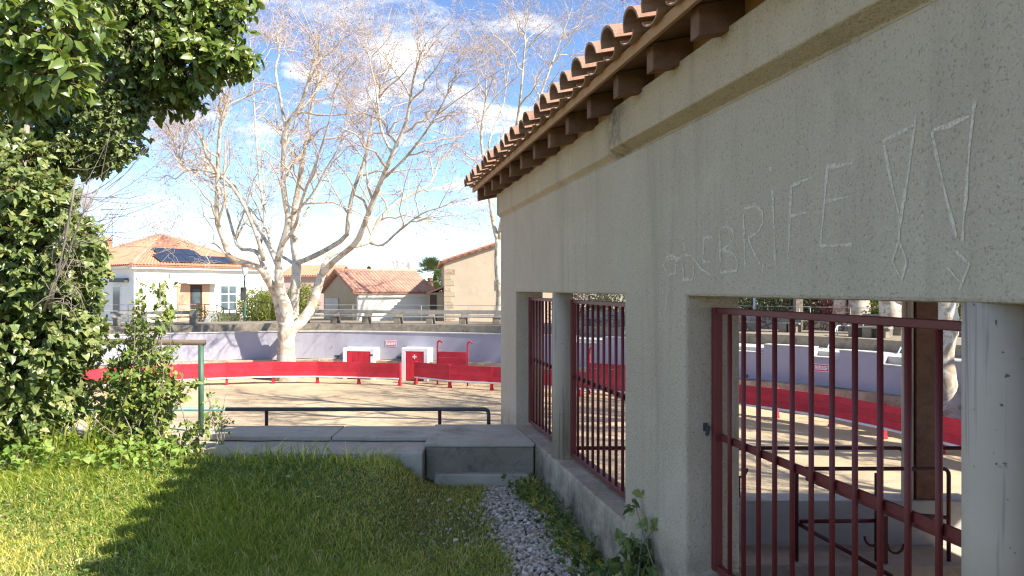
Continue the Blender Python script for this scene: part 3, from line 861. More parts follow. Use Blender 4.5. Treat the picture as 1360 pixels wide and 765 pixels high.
cuts.append((prev, len(wl_a) - 1, -0.30))
for a, b, z in cuts:
    m = strip_prism(MB(), wl_a, wl_b, -1.40, z, a, b); m.build('wall_panel', MAT['lavender'], awall)
    m = strip_prism(MB(), offset(2.12), offset(2.50), z + 0.002, z + 0.035, a, b); m.build('coping', MAT['concrete_pale'], awall)
g = random.Random(5)
fz = [-1.385 + g.uniform(-0.05, 0.02) for _ in BASE]
m = strip_prism(MB(), ft_a, offset(2.44), SAND_Z - 0.1, lambda i: min(fz[i], -1.402)); m.build('footing', MAT['stone'], awall)
for px, py in ((482, 469),):
    pass
for px in (440, 530, 985):                                     # small drain holes
    i = hit(wl_a, px); p = wl_a[i]; d = (wl_a[i + 1] - p).normalized(); d3, n3 = Vector((d.x, d.y, 0)), Vector((d.y, -d.x, 0))
    m = MB(); m.box(Vector((p.x, p.y, -1.36)) + n3 * -0.01, d3 * 0.22, n3 * 0.013, (0, 0, 0.10)); m.build('drain_hole', MAT['steel_dark'], awall)

def frame_at(line, px, push=0.0):
    i = hit(line, px); p = line[i]; d = (line[i + 1] - line[i - 1]).normalized()
    d3, n3 = Vector((d.x, d.y, 0)), Vector((d.y, -d.x, 0))      # along (left to right), inward (towards the camera)
    # exact crossing with the column
    m_ = (px - 680) / F
    s = (m_ * p.y - p.x) / (d.x - m_ * d.y)
    p = p + d * s
    return Vector((p.x, p.y, 0)) + n3 * push, d3, n3

# two shelter openings: white surround and red door
def shelter(pxa, pxb, label, cross=False):
    o3, d3, n3 = frame_at(wl_a, pxa); q3, _, _ = frame_at(wl_a, pxb); Wd = (q3 - o3).length; d3 = (q3 - o3).normalized(); n3 = Vector((d3.y, -d3.x, 0))
    ztop = H - (460 - 382) / F * o3.y
    o = thing('shelter_door', o3 + Vector((0, 0, SAND_Z)), label, 'shelter door')
    f = 0.17
    for k, (x0, x1, z0, z1) in enumerate(((0, f, SAND_Z, ztop), (Wd - f, Wd, SAND_Z, ztop), (f, Wd - f, ztop - 0.14, ztop))):
        m = MB(); m.box(o3 + d3 * x0 - n3 * 0.02 + Vector((0, 0, z0)), d3 * (x1 - x0), n3 * 0.62, (0, 0, z1 - z0)); m.build('surround', MAT['white_paint'], o, bevel=0.01, seg=1)
    nb = 4
    for k in range(nb):
        w = (Wd - 2 * f - 0.02) / nb
        m = MB(); m.box(o3 + d3 * (f + 0.01 + w * k + 0.004) + n3 * 0.55 + Vector((0, 0, SAND_Z + 0.04)), d3 * (w - 0.008), n3 * 0.04, (0, 0, ztop - 0.15 - SAND_Z - 0.04)); m.build('board', MAT['red_paint'], o)
    if cross:
        cc = o3 + d3 * (Wd * 0.5) + n3 * 0.592 + Vector((0, 0, ztop - 0.36))
        m = MB(); m.box(cc - d3 * 0.022 - Vector((0, 0, 0.09)), d3 * 0.044, n3 * 0.008, (0, 0, 0.18)); m.box(cc - d3 * 0.09 - Vector((0, 0, 0.022)), d3 * 0.18, n3 * 0.009, (0, 0, 0.044)); m.build('cross_mark', MAT['white_paint'], o)
    else:
        m = MB(); m.box(o3 + d3 * (Wd - 0.18) + n3 * 0.6005 + Vector((0, 0, ztop - 0.32)), d3 * 0.12, n3 * 0.006, (0, 0, 0.07)); m.build('number_plate', MAT['steel_dark'], o)
    return o
shelter(463, 504, 'plain red plank door in a white surround left of the small red sign')
shelter(541, 575, 'red plank door with white cross mark in a white surround', True)

# tall red gates: board panel between two hooked posts
def tall_gate(pxa, pxb, py_top, py_post, label):
    ln = offset(0.75)
    o3, d3, n3 = frame_at(ln, pxa); q3, _, _ = frame_at(ln, pxb); L = (q3 - o3).length; d3 = (q3 - o3).normalized(); n3 = Vector((d3.y, -d3.x, 0))
    zt = H - (py_top - 382) / F * o3.y; zp = H - (py_post - 382) / F * o3.y
    o = thing('hooked_gate', o3 + Vector((0, 0, SAND_Z)), label, 'gate')
    hb = (zt - (SAND_Z + 0.15)) / 5
    for r in range(5):
        m = MB(); m.box(o3 + d3 * 0.05 + Vector((0, 0, SAND_Z + 0.15 + r * hb + 0.004)), d3 * (L - 0.1), n3 * 0.035, (0, 0, hb - 0.008)); m.build('board', MAT['red_paint'], o)
    for s, x in ((1, 0), (1, L)):
        b = o3 + d3 * x
        pts = [b + Vector((0, 0, SAND_Z)), b + Vector((0, 0, zp - 0.12))] + [b + Vector((0, 0, zp - 0.12)) + d3 * (0.11 - 0.11 * math.cos(a)) * s * 0.9 + Vector((0, 0, 0.12 * math.sin(a))) for a in (0.5, 1.0, 1.6, 2.2, 2.8)]
        m = MB(); m.tube(pts, 0.034, 8); m.build('hooked_post', MAT['red_paint'], o, smooth=True)
    return o
tall_gate(581, 621, 466, 452, 'tall red board gate between hooked posts right of the cross door')
tall_gate(783, 842, 481, 461, 'tall red board gate with hooked posts seen through the barred gate')

# small red sign plates: border and three lines of white lettering, too small to read
MAT['sign_red'] = simple('sign red', (0.55, 0.06, 0.10), (0.60, 0.08, 0.12), 2, 0.5)
MAT['sign_white'] = simple('sign white', (0.75, 0.70, 0.70), (0.80, 0.76, 0.76), 2, 0.5)
def sign(px, py, w, h, label):
    o3, d3, n3 = frame_at(wl_a, px, 0.006)
    z = H - (py - 382) / F * o3.y
    o = thing('sign', o3 + Vector((0, 0, z - h / 2)), label, 'sign')
    c = o3 + Vector((0, 0, z))
    m = MB(); m.box(c - d3 * w / 2 - Vector((0, 0, h / 2)), d3 * w, n3 * 0.006, (0, 0, h)); m.build('border', MAT['sign_white'], o)
    m = MB(); m.box(c - d3 * (w / 2 - 0.02) + n3 * 0.007 - Vector((0, 0, h / 2 - 0.02)), d3 * (w - 0.04), n3 * 0.003, (0, 0, h - 0.04)); m.build('panel', MAT['sign_red'], o)
    g = random.Random(int(px))
    for r in range(3):
        x = -w * 0.42; zz = h / 2 - 0.05 - (r + 0.5) * (h - 0.1) / 3
        m = MB()
        while x < w * 0.40:
            L = min(g.uniform(0.05, 0.13), w * 0.42 - x)
            m.box(c + d3 * x + n3 * 0.0105 + Vector((0, 0, zz - h * 0.075)), d3 * L, n3 * 0.002, (0, 0, h * 0.15)); x += L + 0.018
        tag(m.build('lettering', MAT['sign_white'], o), kind='stuff')
sign(519, 455.5, 0.50, 0.27, 'small red sign with white lettering between the two red doors')
sign(1091, 488, 0.50, 0.24, 'small red sign with white lettering seen through the nearest bars')
sign(1246, 500, 0.30, 0.20, 'small red plate on the wall beside the plane tree trunk')

# ---- terrace furniture
def bench(line, pxa, pxb, label, nsup, ztop=0.60):
    o3, d3, n3 = frame_at(line, pxa); q3, _, _ = frame_at(line, pxb); L = (q3 - o3).length; d3 = (q3 - o3).normalized(); n3 = Vector((d3.y, -d3.x, 0))
    o = thing('terrace_bench', (o3 + q3) / 2, label, 'bench')
    for k in range(nsup):
        b = o3 + d3 * (L - 0.30) * k / (nsup - 1)
        m = MB(); prof = [(-0.30, 0), (0.18, 0), (0.18, 0.30), (-0.12, 0.30), (-0.22, ztop), (-0.30, ztop)]
        vs = [b + n3 * y + Vector((0, 0, z)) for y, z in prof] + [b + d3 * 0.30 + n3 * y + Vector((0, 0, z)) for y, z in prof]
        m.add(vs, [tuple(range(6)), tuple(range(6, 12))[::-1]] + [(i, (i + 1) % 6, 6 + (i + 1) % 6, 6 + i) for i in range(6)])
        m.build('support', MAT['concrete_dark'], o, bevel=0.012, seg=1)
    for y, z, h, dp in ((-0.12, 0.302, 0.055, 0.32), (-0.205, ztop - 0.15, 0.15, 0.04)):
        m = MB(); m.box(o3 - d3 * 0.1 + n3 * (y if h > 0.1 else y) + Vector((0, 0, z)), d3 * (L + 0.2), n3 * dp, (0, 0, h)); m.build('seat' if h < 0.1 else 'backrest', MAT['wood_bench'], o)
    return o
o5 = offset(4.9)
bench(o5, 400, 664, 'long grey plank bench on concrete supports above the red doors', 7)
bench(o5, 150, 262, 'grey plank bench on concrete supports before the white house', 4)
o6 = offset(5.6)
bench(o6, 978, 1006, 'concrete bench behind the bars at their left end', 2, 0.62)
bench(o6, 1036, 1060, 'concrete bench in the middle of the view through the bars', 2, 0.62)
bench(offset(4.8), 1130, 1180, 'concrete bench on the terrace left of the round arena column', 3, 0.66)
bench(offset(6.6), 1146, 1200, 'concrete bench in the back row behind the round arena column', 3, 0.70)
bench(o6, 775, 828, 'concrete bench seen through the bars beside the slim column', 2, 0.62)

def guard(line, pxa, pxb, label, h=0.78, nr=3, step=3, mat='steel_grey', r=0.014, z0=TERR_Z):
    a, b = hit(line, pxa), hit(line, pxb)
    o = thing('guardrail', (line[(a + b) // 2].x, line[(a + b) // 2].y, z0), label, 'railing')
    for k in range(nr):
        m = MB(); m.tube([(line[i].x, line[i].y, z0 + h * (1 - 0.30 * k)) for i in range(a, b + 1)], r, 6); m.build('rail', MAT[mat], o, smooth=True)
    for i in range(a, b + 1, step):
        m = MB(); m.tube([(line[i].x, line[i].y, z0 - 0.01), (line[i].x, line[i].y, z0 + h)], r * 1.2, 6); m.build('post', MAT[mat], o, smooth=True)
    return o
o7 = offset(7.1)
guard(o7, 412, 672, 'dark three-rail guardrail in front of the low white building')
guard(o7, 120, 262, 'thin guardrail in front of the white house', 0.85, 2)
guard(o7, 770, 1070, 'grey three-rail guardrail behind the benches through the bars', 0.9, 3)
guard(o7, 1074, 1205, 'grey three-rail guardrail at the right through the bars', 0.9, 3)
guard(o7, 336, 400, 'dark iron fence with close uprights left of the plane tree', 0.95, 2, 1, 'steel_dark', 0.012)

# pale blue stair rails
def stair_rail(pxa, pyA, pxb, pyB, pxc, Y, label):
    a, b = P(pxa, pyA, Y), P(pxb, pyB, Y + 1.4); c = P(pxc, pyB, Y + 1.4)
    o = thing('stair_rail', (a.x, a.y, WALK_Z), label, 'railing')
    for k in range(2):
        dz = Vector((0, 0, -0.36 * k))
        m = MB(); m.tube([a + dz * 0.6] + rounded(a + dz, b + dz, c + dz, 0.1) + [c + dz], 0.024, 8); m.build('rail', MAT['steel_blue'], o, smooth=True)
    for q in (a, b, c):
        m = MB(); m.tube([Vector((q.x, q.y, WALK_Z)), q - Vector((0, 0, 0.03))], 0.022, 8); m.build('post', MAT['steel_blue'], o, smooth=True)
i = hit(offset(3.2), 1100); Yb = offset(3.2)[i].y
stair_rail(1099, 462, 1112, 432, 1128, Yb, 'pale blue sloping stair rail beside the red sign behind the bars')
i = hit(offset(3.2), 1195); Yb = offset(3.2)[i].y
stair_rail(1188, 478, 1204, 446, 1216, Yb, 'pale blue sloping stair rail behind the round arena column')
i = hit(offset(3.2), 826); Yb = offset(3.2)[i].y
stair_rail(826, 452, 834, 428, 846, Yb, 'pale blue stair rail at the edge of the wide pier')

# low rubble wall and planting behind the terrace on the right
t = NT('rubble stone')
vo = t.n.new('ShaderNodeTexVoronoi'); vo.inputs['Scale'].default_value = 4.5; vo.feature = 'DISTANCE_TO_EDGE'; t.l.new(t.tc.outputs['Object'], vo.inputs[0])
vc = t.n.new('ShaderNodeTexVoronoi'); vc.inputs['Scale'].default_value = 4.5; t.l.new(t.tc.outputs['Object'], vc.inputs[0])
bw = t.n.new('ShaderNodeRGBToBW'); t.l.new(vc.outputs['Color'], bw.inputs[0])
c = t.mix(bw.outputs[0], (0.30, 0.23, 0.17), (0.50, 0.42, 0.34)); c = t.mix(t.ramp(vo.outputs['Distance'], 0.02, 1, 0.09, 0), c, (0.16, 0.13, 0.10))
t.color(c); t.rough(0.95, 0.1); t.bump(t.ramp(vo.outputs['Distance'], 0, 0, 0.12, 1), 0.8, 0.05); MAT['rubble'] = t.m
w8, w83 = offset(7.55), offset(7.95)
a, b = hit(w8, 745), hit(w8, 1300)
m = strip_prism(MB(), w8, w83, TOWN_Z - 0.1, 0.42, a, b)
o = m.build('rubble_wall', MAT['rubble'], origin=(w8[(a + b) // 2].x, w8[(a + b) // 2].y, TOWN_Z)); tag(o, 'low rubble stone wall behind the terrace benches on the right', 'wall')
# ================================================================== the village behind
t = NT('orange roof tiles')
c = t.mix(t.ramp(t.noise(1.4, 7, 0.7), 0.3, 0, 0.7, 1), (0.42, 0.19, 0.115), (0.55, 0.28, 0.175)); c = t.mix(t.ramp(t.noise(5, 7, 0.75), 0.5, 0, 0.72, 0.5), c, (0.34, 0.13, 0.08))
t.color(c); t.rough(0.9, 0.12); t.bump(t.noise(20, 4, 0.6), 0.4, 0.02); MAT['roof_orange'] = t.m
t = NT('faded roof tiles')
c = t.mix(t.ramp(t.noise(1.6, 7, 0.7), 0.3, 0, 0.7, 1), (0.40, 0.20, 0.135), (0.55, 0.33, 0.24)); c = t.mix(t.ramp(t.noise(4, 7, 0.75), 0.5, 0, 0.72, 0.6), c, (0.30, 0.17, 0.12))
t.color(c); t.rough(0.9, 0.12); t.bump(t.noise(20, 4, 0.6), 0.4, 0.02); MAT['roof_faded'] = t.m
MAT['house_white'] = simple('white house render', (0.74, 0.71, 0.63), (0.80, 0.775, 0.70), 0.8, 0.9, 0.15, 0.15, 20, 0.01, dark=0.06)
MAT['house_beige'] = simple('beige render', (0.46, 0.37, 0.27), (0.55, 0.455, 0.335), 0.7, 0.92, 0.12, 0.25, 14, 0.015, dark=0.22)
MAT['house_tan'] = simple('tan render', (0.40, 0.325, 0.215), (0.46, 0.38, 0.26), 0.7, 0.92, 0.12, 0.2, 14, 0.01, dark=0.1)
MAT['house_pink'] = simple('pink render', (0.46, 0.33, 0.29), (0.52, 0.38, 0.34), 0.7, 0.92, 0.12)
MAT['orange_paint'] = simple('salmon paint', (0.58, 0.33, 0.21), (0.64, 0.38, 0.25), 2, 0.8, 0.2)
MAT['door_dark'] = simple('dark wood door', (0.055, 0.030, 0.024), (0.085, 0.05, 0.04), 6, 0.5, 0.3)
MAT['shutter'] = simple('cream shutter', (0.52, 0.47, 0.36), (0.58, 0.53, 0.42), 4, 0.7, 0.2)
MAT['brick'] = simple('chimney brick', (0.38, 0.17, 0.11), (0.50, 0.27, 0.19), 5, 0.9, 0.15)
t = NT('solar cell'); t.color(t.mix(t.noise(3, 3), (0.02, 0.026, 0.045), (0.03, 0.04, 0.065))); t.rough(0.22, 0.5); MAT['solar'] = t.m

def V3(p, z): return Vector((p[0], p[1], z))
def tile_slope(mb, A, B, C_, D_, ncol, amp=0.035, rows=8):
    """corrugated slope: A-B along the eave, D-C along the top (A under D)"""
    A, B, C_, D_ = map(Vector, (A, B, C_, D_))
    nrm_ = (B - A).cross(D_ - A if (D_ - A).length > 1e-3 else C_ - A).normalized()
    if nrm_.z < 0: nrm_ = -nrm_
    cols = ncol * 6
    vs = []
    for r in range(rows + 1):
        v = r / rows
        for k in range(cols + 1):
            u = k / cols
            p = (A * (1 - u) + B * u) * (1 - v) + (D_ * (1 - u) + C_ * u) * v
            vs.append(p + nrm_ * (amp * abs(math.sin(math.pi * u * ncol)) ** 0.8 + (0.012 if r % 2 else 0.0)))
    q = cols + 1
    mb.add(vs, [(r * q + k, r * q + k + 1, (r + 1) * q + k + 1, (r + 1) * q + k) for r in range(rows) for k in range(cols)])
    # under board
    lo = nrm_ * -0.10
    mb.add([A, B, C_, D_, A + lo, B + lo, C_ + lo, D_ + lo], [(0, 1, 5, 4), (1, 2, 6, 5), (2, 3, 7, 6), (3, 0, 4, 7), (4, 5, 6, 7)])
    return mb
def panel_on(o3, d3, n3, x0, x1, z0, z1, dep, out=0.0):
    m = MB(); m.box(o3 + d3 * x0 + n3 * out + Vector((0, 0, z0)), d3 * (x1 - x0), n3 * dep, (0, 0, z1 - z0)); return m

# ---- white house with pyramid roof
hN = Vector((-24.1, 48.0)); e1 = Vector((0.552, 0.833)).normalized(); e2 = Vector((-e1.y, e1.x)); SW = 9.6
zb, ze, za = TOWN_Z, 2.86, 5.45
house = thing('white_house', V3(hN + e1 * SW / 2 + e2 * SW / 2, zb), 'white house with orange pyramid roof and solar panels', 'house')
cs = [hN, hN + e1 * SW, hN + (e1 + e2) * SW, hN + e2 * SW]
MB().prism([tuple(c) for c in cs], zb - 0.1, ze).build('wall', MAT['house_white'], house)
oh = 0.42
co = [hN - (e1 + e2) * oh, hN + e1 * (SW + oh) - e2 * oh, hN + (e1 + e2) * (SW + oh), hN + e2 * (SW + oh) - e1 * oh]
MB().prism([tuple(c) for c in [hN - (e1 + e2) * .3, hN + e1 * (SW + .3) - e2 * .3, hN + (e1 + e2) * (SW + .3), hN + e2 * (SW + .3) - e1 * .3]], ze + 0.002, ze + 0.20).build('cornice', MAT['house_white'], house)
roof_h = bpy.data.objects.new('roof', None); col.objects.link(roof_h); roof_h.parent = house; roof_h.location = (0, 0, ze - zb)
ap = V3(hN + (e1 + e2) * SW / 2, za)
for k in range(4):
    a, b = V3(co[k], ze + 0.24), V3(co[(k + 1) % 4], ze + 0.24)
    m = MB(); tile_slope(m, a, b, ap + (b - ap) * 0.002, ap + (a - ap) * 0.002, 44, 0.05, 12); m.build('slope', MAT['roof_orange'], roof_h)
    m = MB(); m.tube([a + Vector((0, 0, 0.05)), ap + Vector((0, 0, 0.05))], 0.12, 8); m.build('hip_tiles', MAT['roof_faded'], roof_h)
# solar panels on the street slope
d1, up1 = V3(e1, 0), (ap - (V3(co[0], ze + 0.24) + V3(co[1], ze + 0.24)) / 2)
mid = (V3(co[0], ze + 0.24) + V3(co[1], ze + 0.24)) / 2
nn = d1.cross(up1).normalized(); nn = nn if nn.z > 0 else -nn
ul = up1.length; un = up1.normalized()
panel_me = None
for row, (x0, cnt, s0) in enumerate(((-3.05, 6, 0.35), (-2.45, 3, 1.55))):
    for k in range(cnt):
        o3 = mid + d1 * (x0 + k * 1.02) + un * (s0) + nn * 0.16
        m = MB(); m.box(o3, d1 * 0.98, un * 1.12, nn * 0.035); p = m.build('solar_panel', MAT['solar'], house)
        fr = MB(); fr.box(o3 - nn * 0.012 - d1 * 0.012 - un * 0.012, d1 * 1.004, un * 1.144, nn * 0.011); fr.build('frame', MAT['steel_grey'], p)
# facade details: origin at corner N, along e1, outward normal -e2
o3, d3, n3 = V3(hN, 0), V3(e1, 0), V3(-e2, 0)
def fx(px):                              # photo column -> distance along the facade
    m_ = (px - 680) / F
    return (m_ * hN.y - hN.x) / (e1.x - m_ * e1.y)
def fz_(px, py):
    x = fx(px); return H - (py - 382) / F * (hN.y + e1.y * x)
xa, xb = fx(235), fx(283)
zd = fz_(260, 377)
panel_on(o3, d3, n3, xa, fx(252), zb, zd, 0.05, 0.001).build('door_surround', MAT['orange_paint'], house)
panel_on(o3, d3, n3, fx(268), fx(278), zb, zd, 0.05, 0.001).build('door_surround', MAT['orange_paint'], house)
dr = panel_on(o3, d3, n3, fx(252) + 0.01, fx(268) - 0.01, zb, zd - 0.05, 0.03, 0.001).build('door', MAT['door_dark'], house)
panel_on(o3, d3, n3, fx(255), fx(265), zd - 1.3, zd - 0.35, 0.012, 0.032).build('pane', MAT['glass'], dr)
panel_on(o3, d3, n3, fx(240), fx(286), zd + 0.02, zd + 0.10, 0.75, 0.002).build('awning', MAT['concrete_pale'], house)
wz0, wz1, wx0, wx1 = fz_(303, 413), fz_(303, 378), fx(292), fx(314)
win = panel_on(o3, d3, n3, wx0, wx1, wz0, wz1, 0.04, 0.001).build('window', MAT['white_paint'], house)
for k in range(2):
    w_ = (wx1 - wx0) / 2
    for r in range(3):
        hh = (wz1 - wz0 - 0.1) / 3
        panel_on(o3, d3, n3, wx0 + 0.07 + k * (w_ - 0.02), wx0 + w_ - 0.05 + k * (w_ - 0.02), wz0 + 0.05 + r * hh + 0.03, wz0 + 0.05 + (r + 1) * hh - 0.03, 0.012, 0.041).build('pane', MAT['glass'], win)
panel_on(o3, d3, n3, wx1 + 0.02, wx1 + 0.55, wz0 - 0.02, wz1 + 0.02, 0.05, 0.03).build('shutter', MAT['shutter'], house)
panel_on(o3, d3, n3, wx0 - 0.1, wx1 + 0.1, wz0 - 0.09, wz0 - 0.01, 0.14, 0.001).build('sill', MAT['concrete_pale'], house)
# left face: window, dark roller blind under the eaves
l3, ld, ln = V3(hN, 0), V3(e2, 0), V3(-e1, 0)
panel_on(l3, ld, ln, 0.6, 2.4, 2.0, 2.25, 0.30, 0.001).build('blind_box', MAT['steel_dark'], house)
w2 = panel_on(l3, ld, ln, 1.5, 2.5, 0.0, 1.8, 0.04, 0.001).build('window', MAT['white_paint'], house)
panel_on(l3, ld, ln, 1.6, 2.4, 0.1, 1.7, 0.012, 0.041).build('pane', MAT['glass'], w2)
# chimney and aerial
ch = P(137, 0, 54.0)
cz = P(137, 344, 54).z
cm = MB(); cm.bx(ch.x - 0.42, ch.x + 0.42, 53.6, 54.4, cz - 0.9, P(0, 318, 54).z); cm.build('chimney', MAT['brick'], house)
cm = MB(); cm.bx(ch.x - 0.5, ch.x + 0.5, 53.52, 54.48, P(0, 318, 54).z + 0.002, P(0, 315, 54).z); cm.build('chimney_cap', MAT['brick'], house)
ax = P(149, 0, 54).x
am = MB(); am.tube([(ax, 54, cz - 0.4), (ax, 54, P(0, 282, 54).z)], 0.025, 6); aer = am.build('aerial_mast', MAT['steel_dark'], house)
for k in range(5):
    am = MB(); zz = P(0, 284, 54).z + 0.0 - 0.06 * k
    am.tube([(ax - 0.5 + 0.25 * k, 53.7, P(0, 284, 54).z - 0.03), (ax - 0.5 + 0.25 * k, 54.3, P(0, 284, 54).z - 0.03)], 0.012, 5); am.build('aerial_rod', MAT['steel_dark'], aer)
am = MB(); am.tube([(ax - 0.55, 54, P(0, 284, 54).z - 0.03), (ax + 0.55, 54, P(0, 284, 54).z - 0.03)], 0.015, 5); am.build('aerial_boom', MAT['steel_dark'], aer)

# front steps railing of the house
st = thing('entrance_railing', (P(298, 0, 46).x, 46, TOWN_Z), 'dark iron railing beside the steps of the white house', 'railing')
for a, b in (((262, 403), (288, 405)), ((288, 405), (305, 411))):
    A, B = P(*a, 46), P(*b, 46 - (1 if b[0] == 305 else 0))
    if a[0] == 288: A = P(*a, 46)
    for dz in (0, -0.4, -0.8):
        m = MB(); m.tube([A + Vector((0, 0, dz)), B + Vector((0, 0, dz))], 0.025, 6); m.build('rail', MAT['steel_dark'], st)
for px, Y in ((272, 46), (288, 46), (297, 45.5), (305, 45)):
    q = P(px, 404 + (px - 288) * 0.35 if px > 288 else 404, Y)
    m = MB(); m.tube([(q.x, Y, TOWN_Z), tuple(q)], 0.028, 6); m.build('post', MAT['steel_dark'], st)
sp = MB()
for k in range(4): sp.bx(P(296, 0, 45.5).x - 0.9, P(296, 0, 45.5).x + 0.9, 44.6 + 0.3 * k, 44.9 + 0.3 * k - 0.001, TOWN_Z - 0.1, TOWN_Z + 0.16 * (k + 1))
o = sp.build('entrance_steps', MAT['concrete_pale'], origin=(P(296, 0, 45.5).x, 45, TOWN_Z)); tag(o, 'pale concrete steps up to the white house', 'steps')

# green metal fence and two stone bins before the house
gf = thing('metal_fence', (P(318, 0, 40).x, 40, TOWN_Z), 'low dark green metal fence below the street lamp', 'fence')
m = MB(); a, b = P(301, 432, 40), P(336, 432, 40)
for k in range(14):
    q = a.lerp(b, k / 13); m = MB(); m.tube([(q.x, 40, TOWN_Z), (q.x, 40, q.z)], 0.018, 5); m.build('upright', MAT['green_paint'], gf)
m = MB(); m.tube([a, b], 0.025, 6); m.build('rail', MAT['green_paint'], gf)
m = MB(); m.tube([a - Vector((0, 0, 0.5)), b - Vector((0, 0, 0.5))], 0.025, 6); m.build('rail', MAT['green_paint'], gf)

# ---- street lamp
lx = P(325, 0, 42).x
lamp = thing('street_lamp', (lx, 42, TOWN_Z), 'green street lamp post with lantern in front of the white house', 'street lamp')
m = MB(); m.tube([(lx, 42, TOWN_Z), (lx, 42, 0.2), (lx, 42, P(0, 366, 42).z)], [0.07, 0.06, 0.045], 10); m.build('post', MAT['green_paint'], lamp, smooth=True)
m = MB(); m.bx(lx - 0.17, lx + 0.12, 41.8, 41.92, P(0, 398, 42).z, P(0, 381, 42).z); m.build('control_box', MAT['steel_dark'], lamp, bevel=0.01)
zl_ = P(0, 366, 42).z
m = MB(); m.tube([(lx, 42, zl_), (lx, 42, zl_ + 0.05), (lx, 42, zl_ + 0.45), (lx, 42, zl_ + 0.5)], [0.06, 0.11, 0.19, 0.20], 6); m.build('lantern', MAT['white_paint'], lamp)
m = MB(); m.tube([(lx, 42, zl_ + 0.502), (lx, 42, zl_ + 0.60), (lx, 42, zl_ + 0.70)], [0.23, 0.12, 0.02], 8); m.build('lantern_cap', MAT['steel_dark'], lamp)

# ---- low white building with tiled gable roof
K = Vector((-9.43, 46.0)); a1 = Vector((0.85, 0.53)).normalized(); a2 = Vector((-a1.y, a1.x)); LL, WW = 5.1, 6.4
ze2, zr2 = 1.36, 2.62
barn = thing('low_building', V3(K + a1 * LL / 2 + a2 * WW / 2, TOWN_Z), 'low white building with gable end toned tan for its shade and faded tile roof', 'building')
MB().prism([tuple(K), tuple(K + a1 * LL), tuple(K + a1 * LL + a2 * WW), tuple(K + a2 * WW)], TOWN_Z - 0.1, ze2).build('wall', MAT['house_white'], barn)
g0, g1, gm = V3(K, ze2), V3(K + a2 * WW, ze2), V3(K + a2 * WW / 2, zr2 - 0.05)
nl = V3(-a1, 0)
m = MB(); vs = [V3(K, TOWN_Z), g0, gm, g1, V3(K + a2 * WW, TOWN_Z)]
m.add([p + nl * 0.04 for p in vs] + [p - nl * 0.05 for p in vs], [(0, 1, 2, 3, 4), (9, 8, 7, 6, 5)] + [(i, (i + 1) % 5, 5 + (i + 1) % 5, 5 + i) for i in range(5)])
m.build('gable_end', MAT['house_tan'], barn)  # gable coloured darker than the white side to carry its shade
m = MB(); vs = [V3(K + a1 * LL, ze2 - .02), V3(K + a1 * LL + a2 * WW / 2, zr2 - .05), V3(K + a1 * LL + a2 * WW, ze2 - .02)]
m.add(vs + [p - V3(a1, 0) * 0.05 for p in vs], [(0, 1, 2), (5, 4, 3), (0, 1, 4, 3), (1, 2, 5, 4), (0, 2, 5, 3)]); m.build('gable_end', MAT['house_tan'], barn)
rf = bpy.data.objects.new('roof', None); col.objects.link(rf); rf.parent = barn; rf.location = (0, 0, ze2 - TOWN_Z)
ov = 0.3
for s in (0, 1):
    b0 = K - a2 * ov if s == 0 else K + a2 * (WW + ov)
    drop = (zr2 - ze2) / (WW / 2) * ov
    A, B = V3(b0 - a1 * ov, ze2 - drop + 0.1), V3(b0 + a1 * (LL + ov), ze2 - drop + 0.1)
    C_, D_ = V3(K + a2 * WW / 2 + a1 * (LL + ov), zr2 + 0.1), V3(K + a2 * WW / 2 - a1 * ov, zr2 + 0.1)
    m = MB(); tile_slope(m, A, B, C_, D_, 24, 0.06, 10); m.build('slope', MAT['roof_faded'], rf)
    m = MB(); m.tube([A + Vector((0, 0, .05)), D_ + Vector((0, 0, .05))], 0.13, 8); m.build('verge_tiles', MAT['brick'], rf)
m = MB(); m.tube([V3(K + a2 * WW / 2 - a1 * ov, zr2 + 0.14), V3(K + a2 * WW / 2 + a1 * (LL + ov), zr2 + 0.14)], 0.13, 8); m.build('ridge_tiles', MAT['roof_faded'], rf)
m = MB(); m.box(V3(K, ze2 - 0.32) - V3(a2, 0) * 0.16, V3(a1, 0) * LL, V3(a2, 0) * 0.158, (0, 0, 0.2)); m.build('eaves_moulding', MAT['house_white'], barn)
panel_on(V3(K, 0), V3(a2, 0), V3(-a1, 0), 3.3, 6.0, TOWN_Z + 0.1, 0.95, 0.04, 0.042).build('garage_door', MAT['steel_grey'], barn)
m = MB(); m.tube([V3(K, 0) - V3(a1 + a2, 0) * 0.05 + Vector((0, 0, TOWN_Z)), V3(K, 0) - V3(a1 + a2, 0) * 0.05 + Vector((0, 0, ze2 - 0.1))], 0.07, 8); m.build('downpipe', MAT['steel_grey'], barn)

# ---- tall beige gable house beside our building
x0, xm, x1, yy = P(590, 0, 44).x, 0.15, 3.2, 44.0
zc0, zcm = P(590, 349, 44).z, P(670, 318, 44).z
tall = thing('gable_house', (0, yy + 4, TOWN_Z), 'tall beige gable house with stone quoins beside the building corner', 'house')
m = MB(); pr = [(x0, TOWN_Z - .1), (x1, TOWN_Z - .1), (x1, zc0), (xm, zcm), (x0, zc0)]
vs = [(x, yy, z) for x, z in pr] + [(x - 1.0, yy + 9, z) for x, z in pr]
m.add(vs, [(0, 1, 2, 3, 4), (9, 8, 7, 6, 5)] + [(i, (i + 1) % 5, 5 + (i + 1) % 5, 5 + i) for i in range(5)]); m.build('wall', MAT['house_beige'], tall)
rt = bpy.data.objects.new('roof', None); col.objects.link(rt); rt.parent = tall; rt.location = (0, 0, zc0 - TOWN_Z)
sl = (zcm - zc0) / (xm - x0)
A, B = Vector((x0 - 0.3, yy - 0.18, zc0 - 0.3 * sl + 0.12)), Vector((x0 - 1.3, yy + 9.2, zc0 - 0.3 * sl + 0.12))
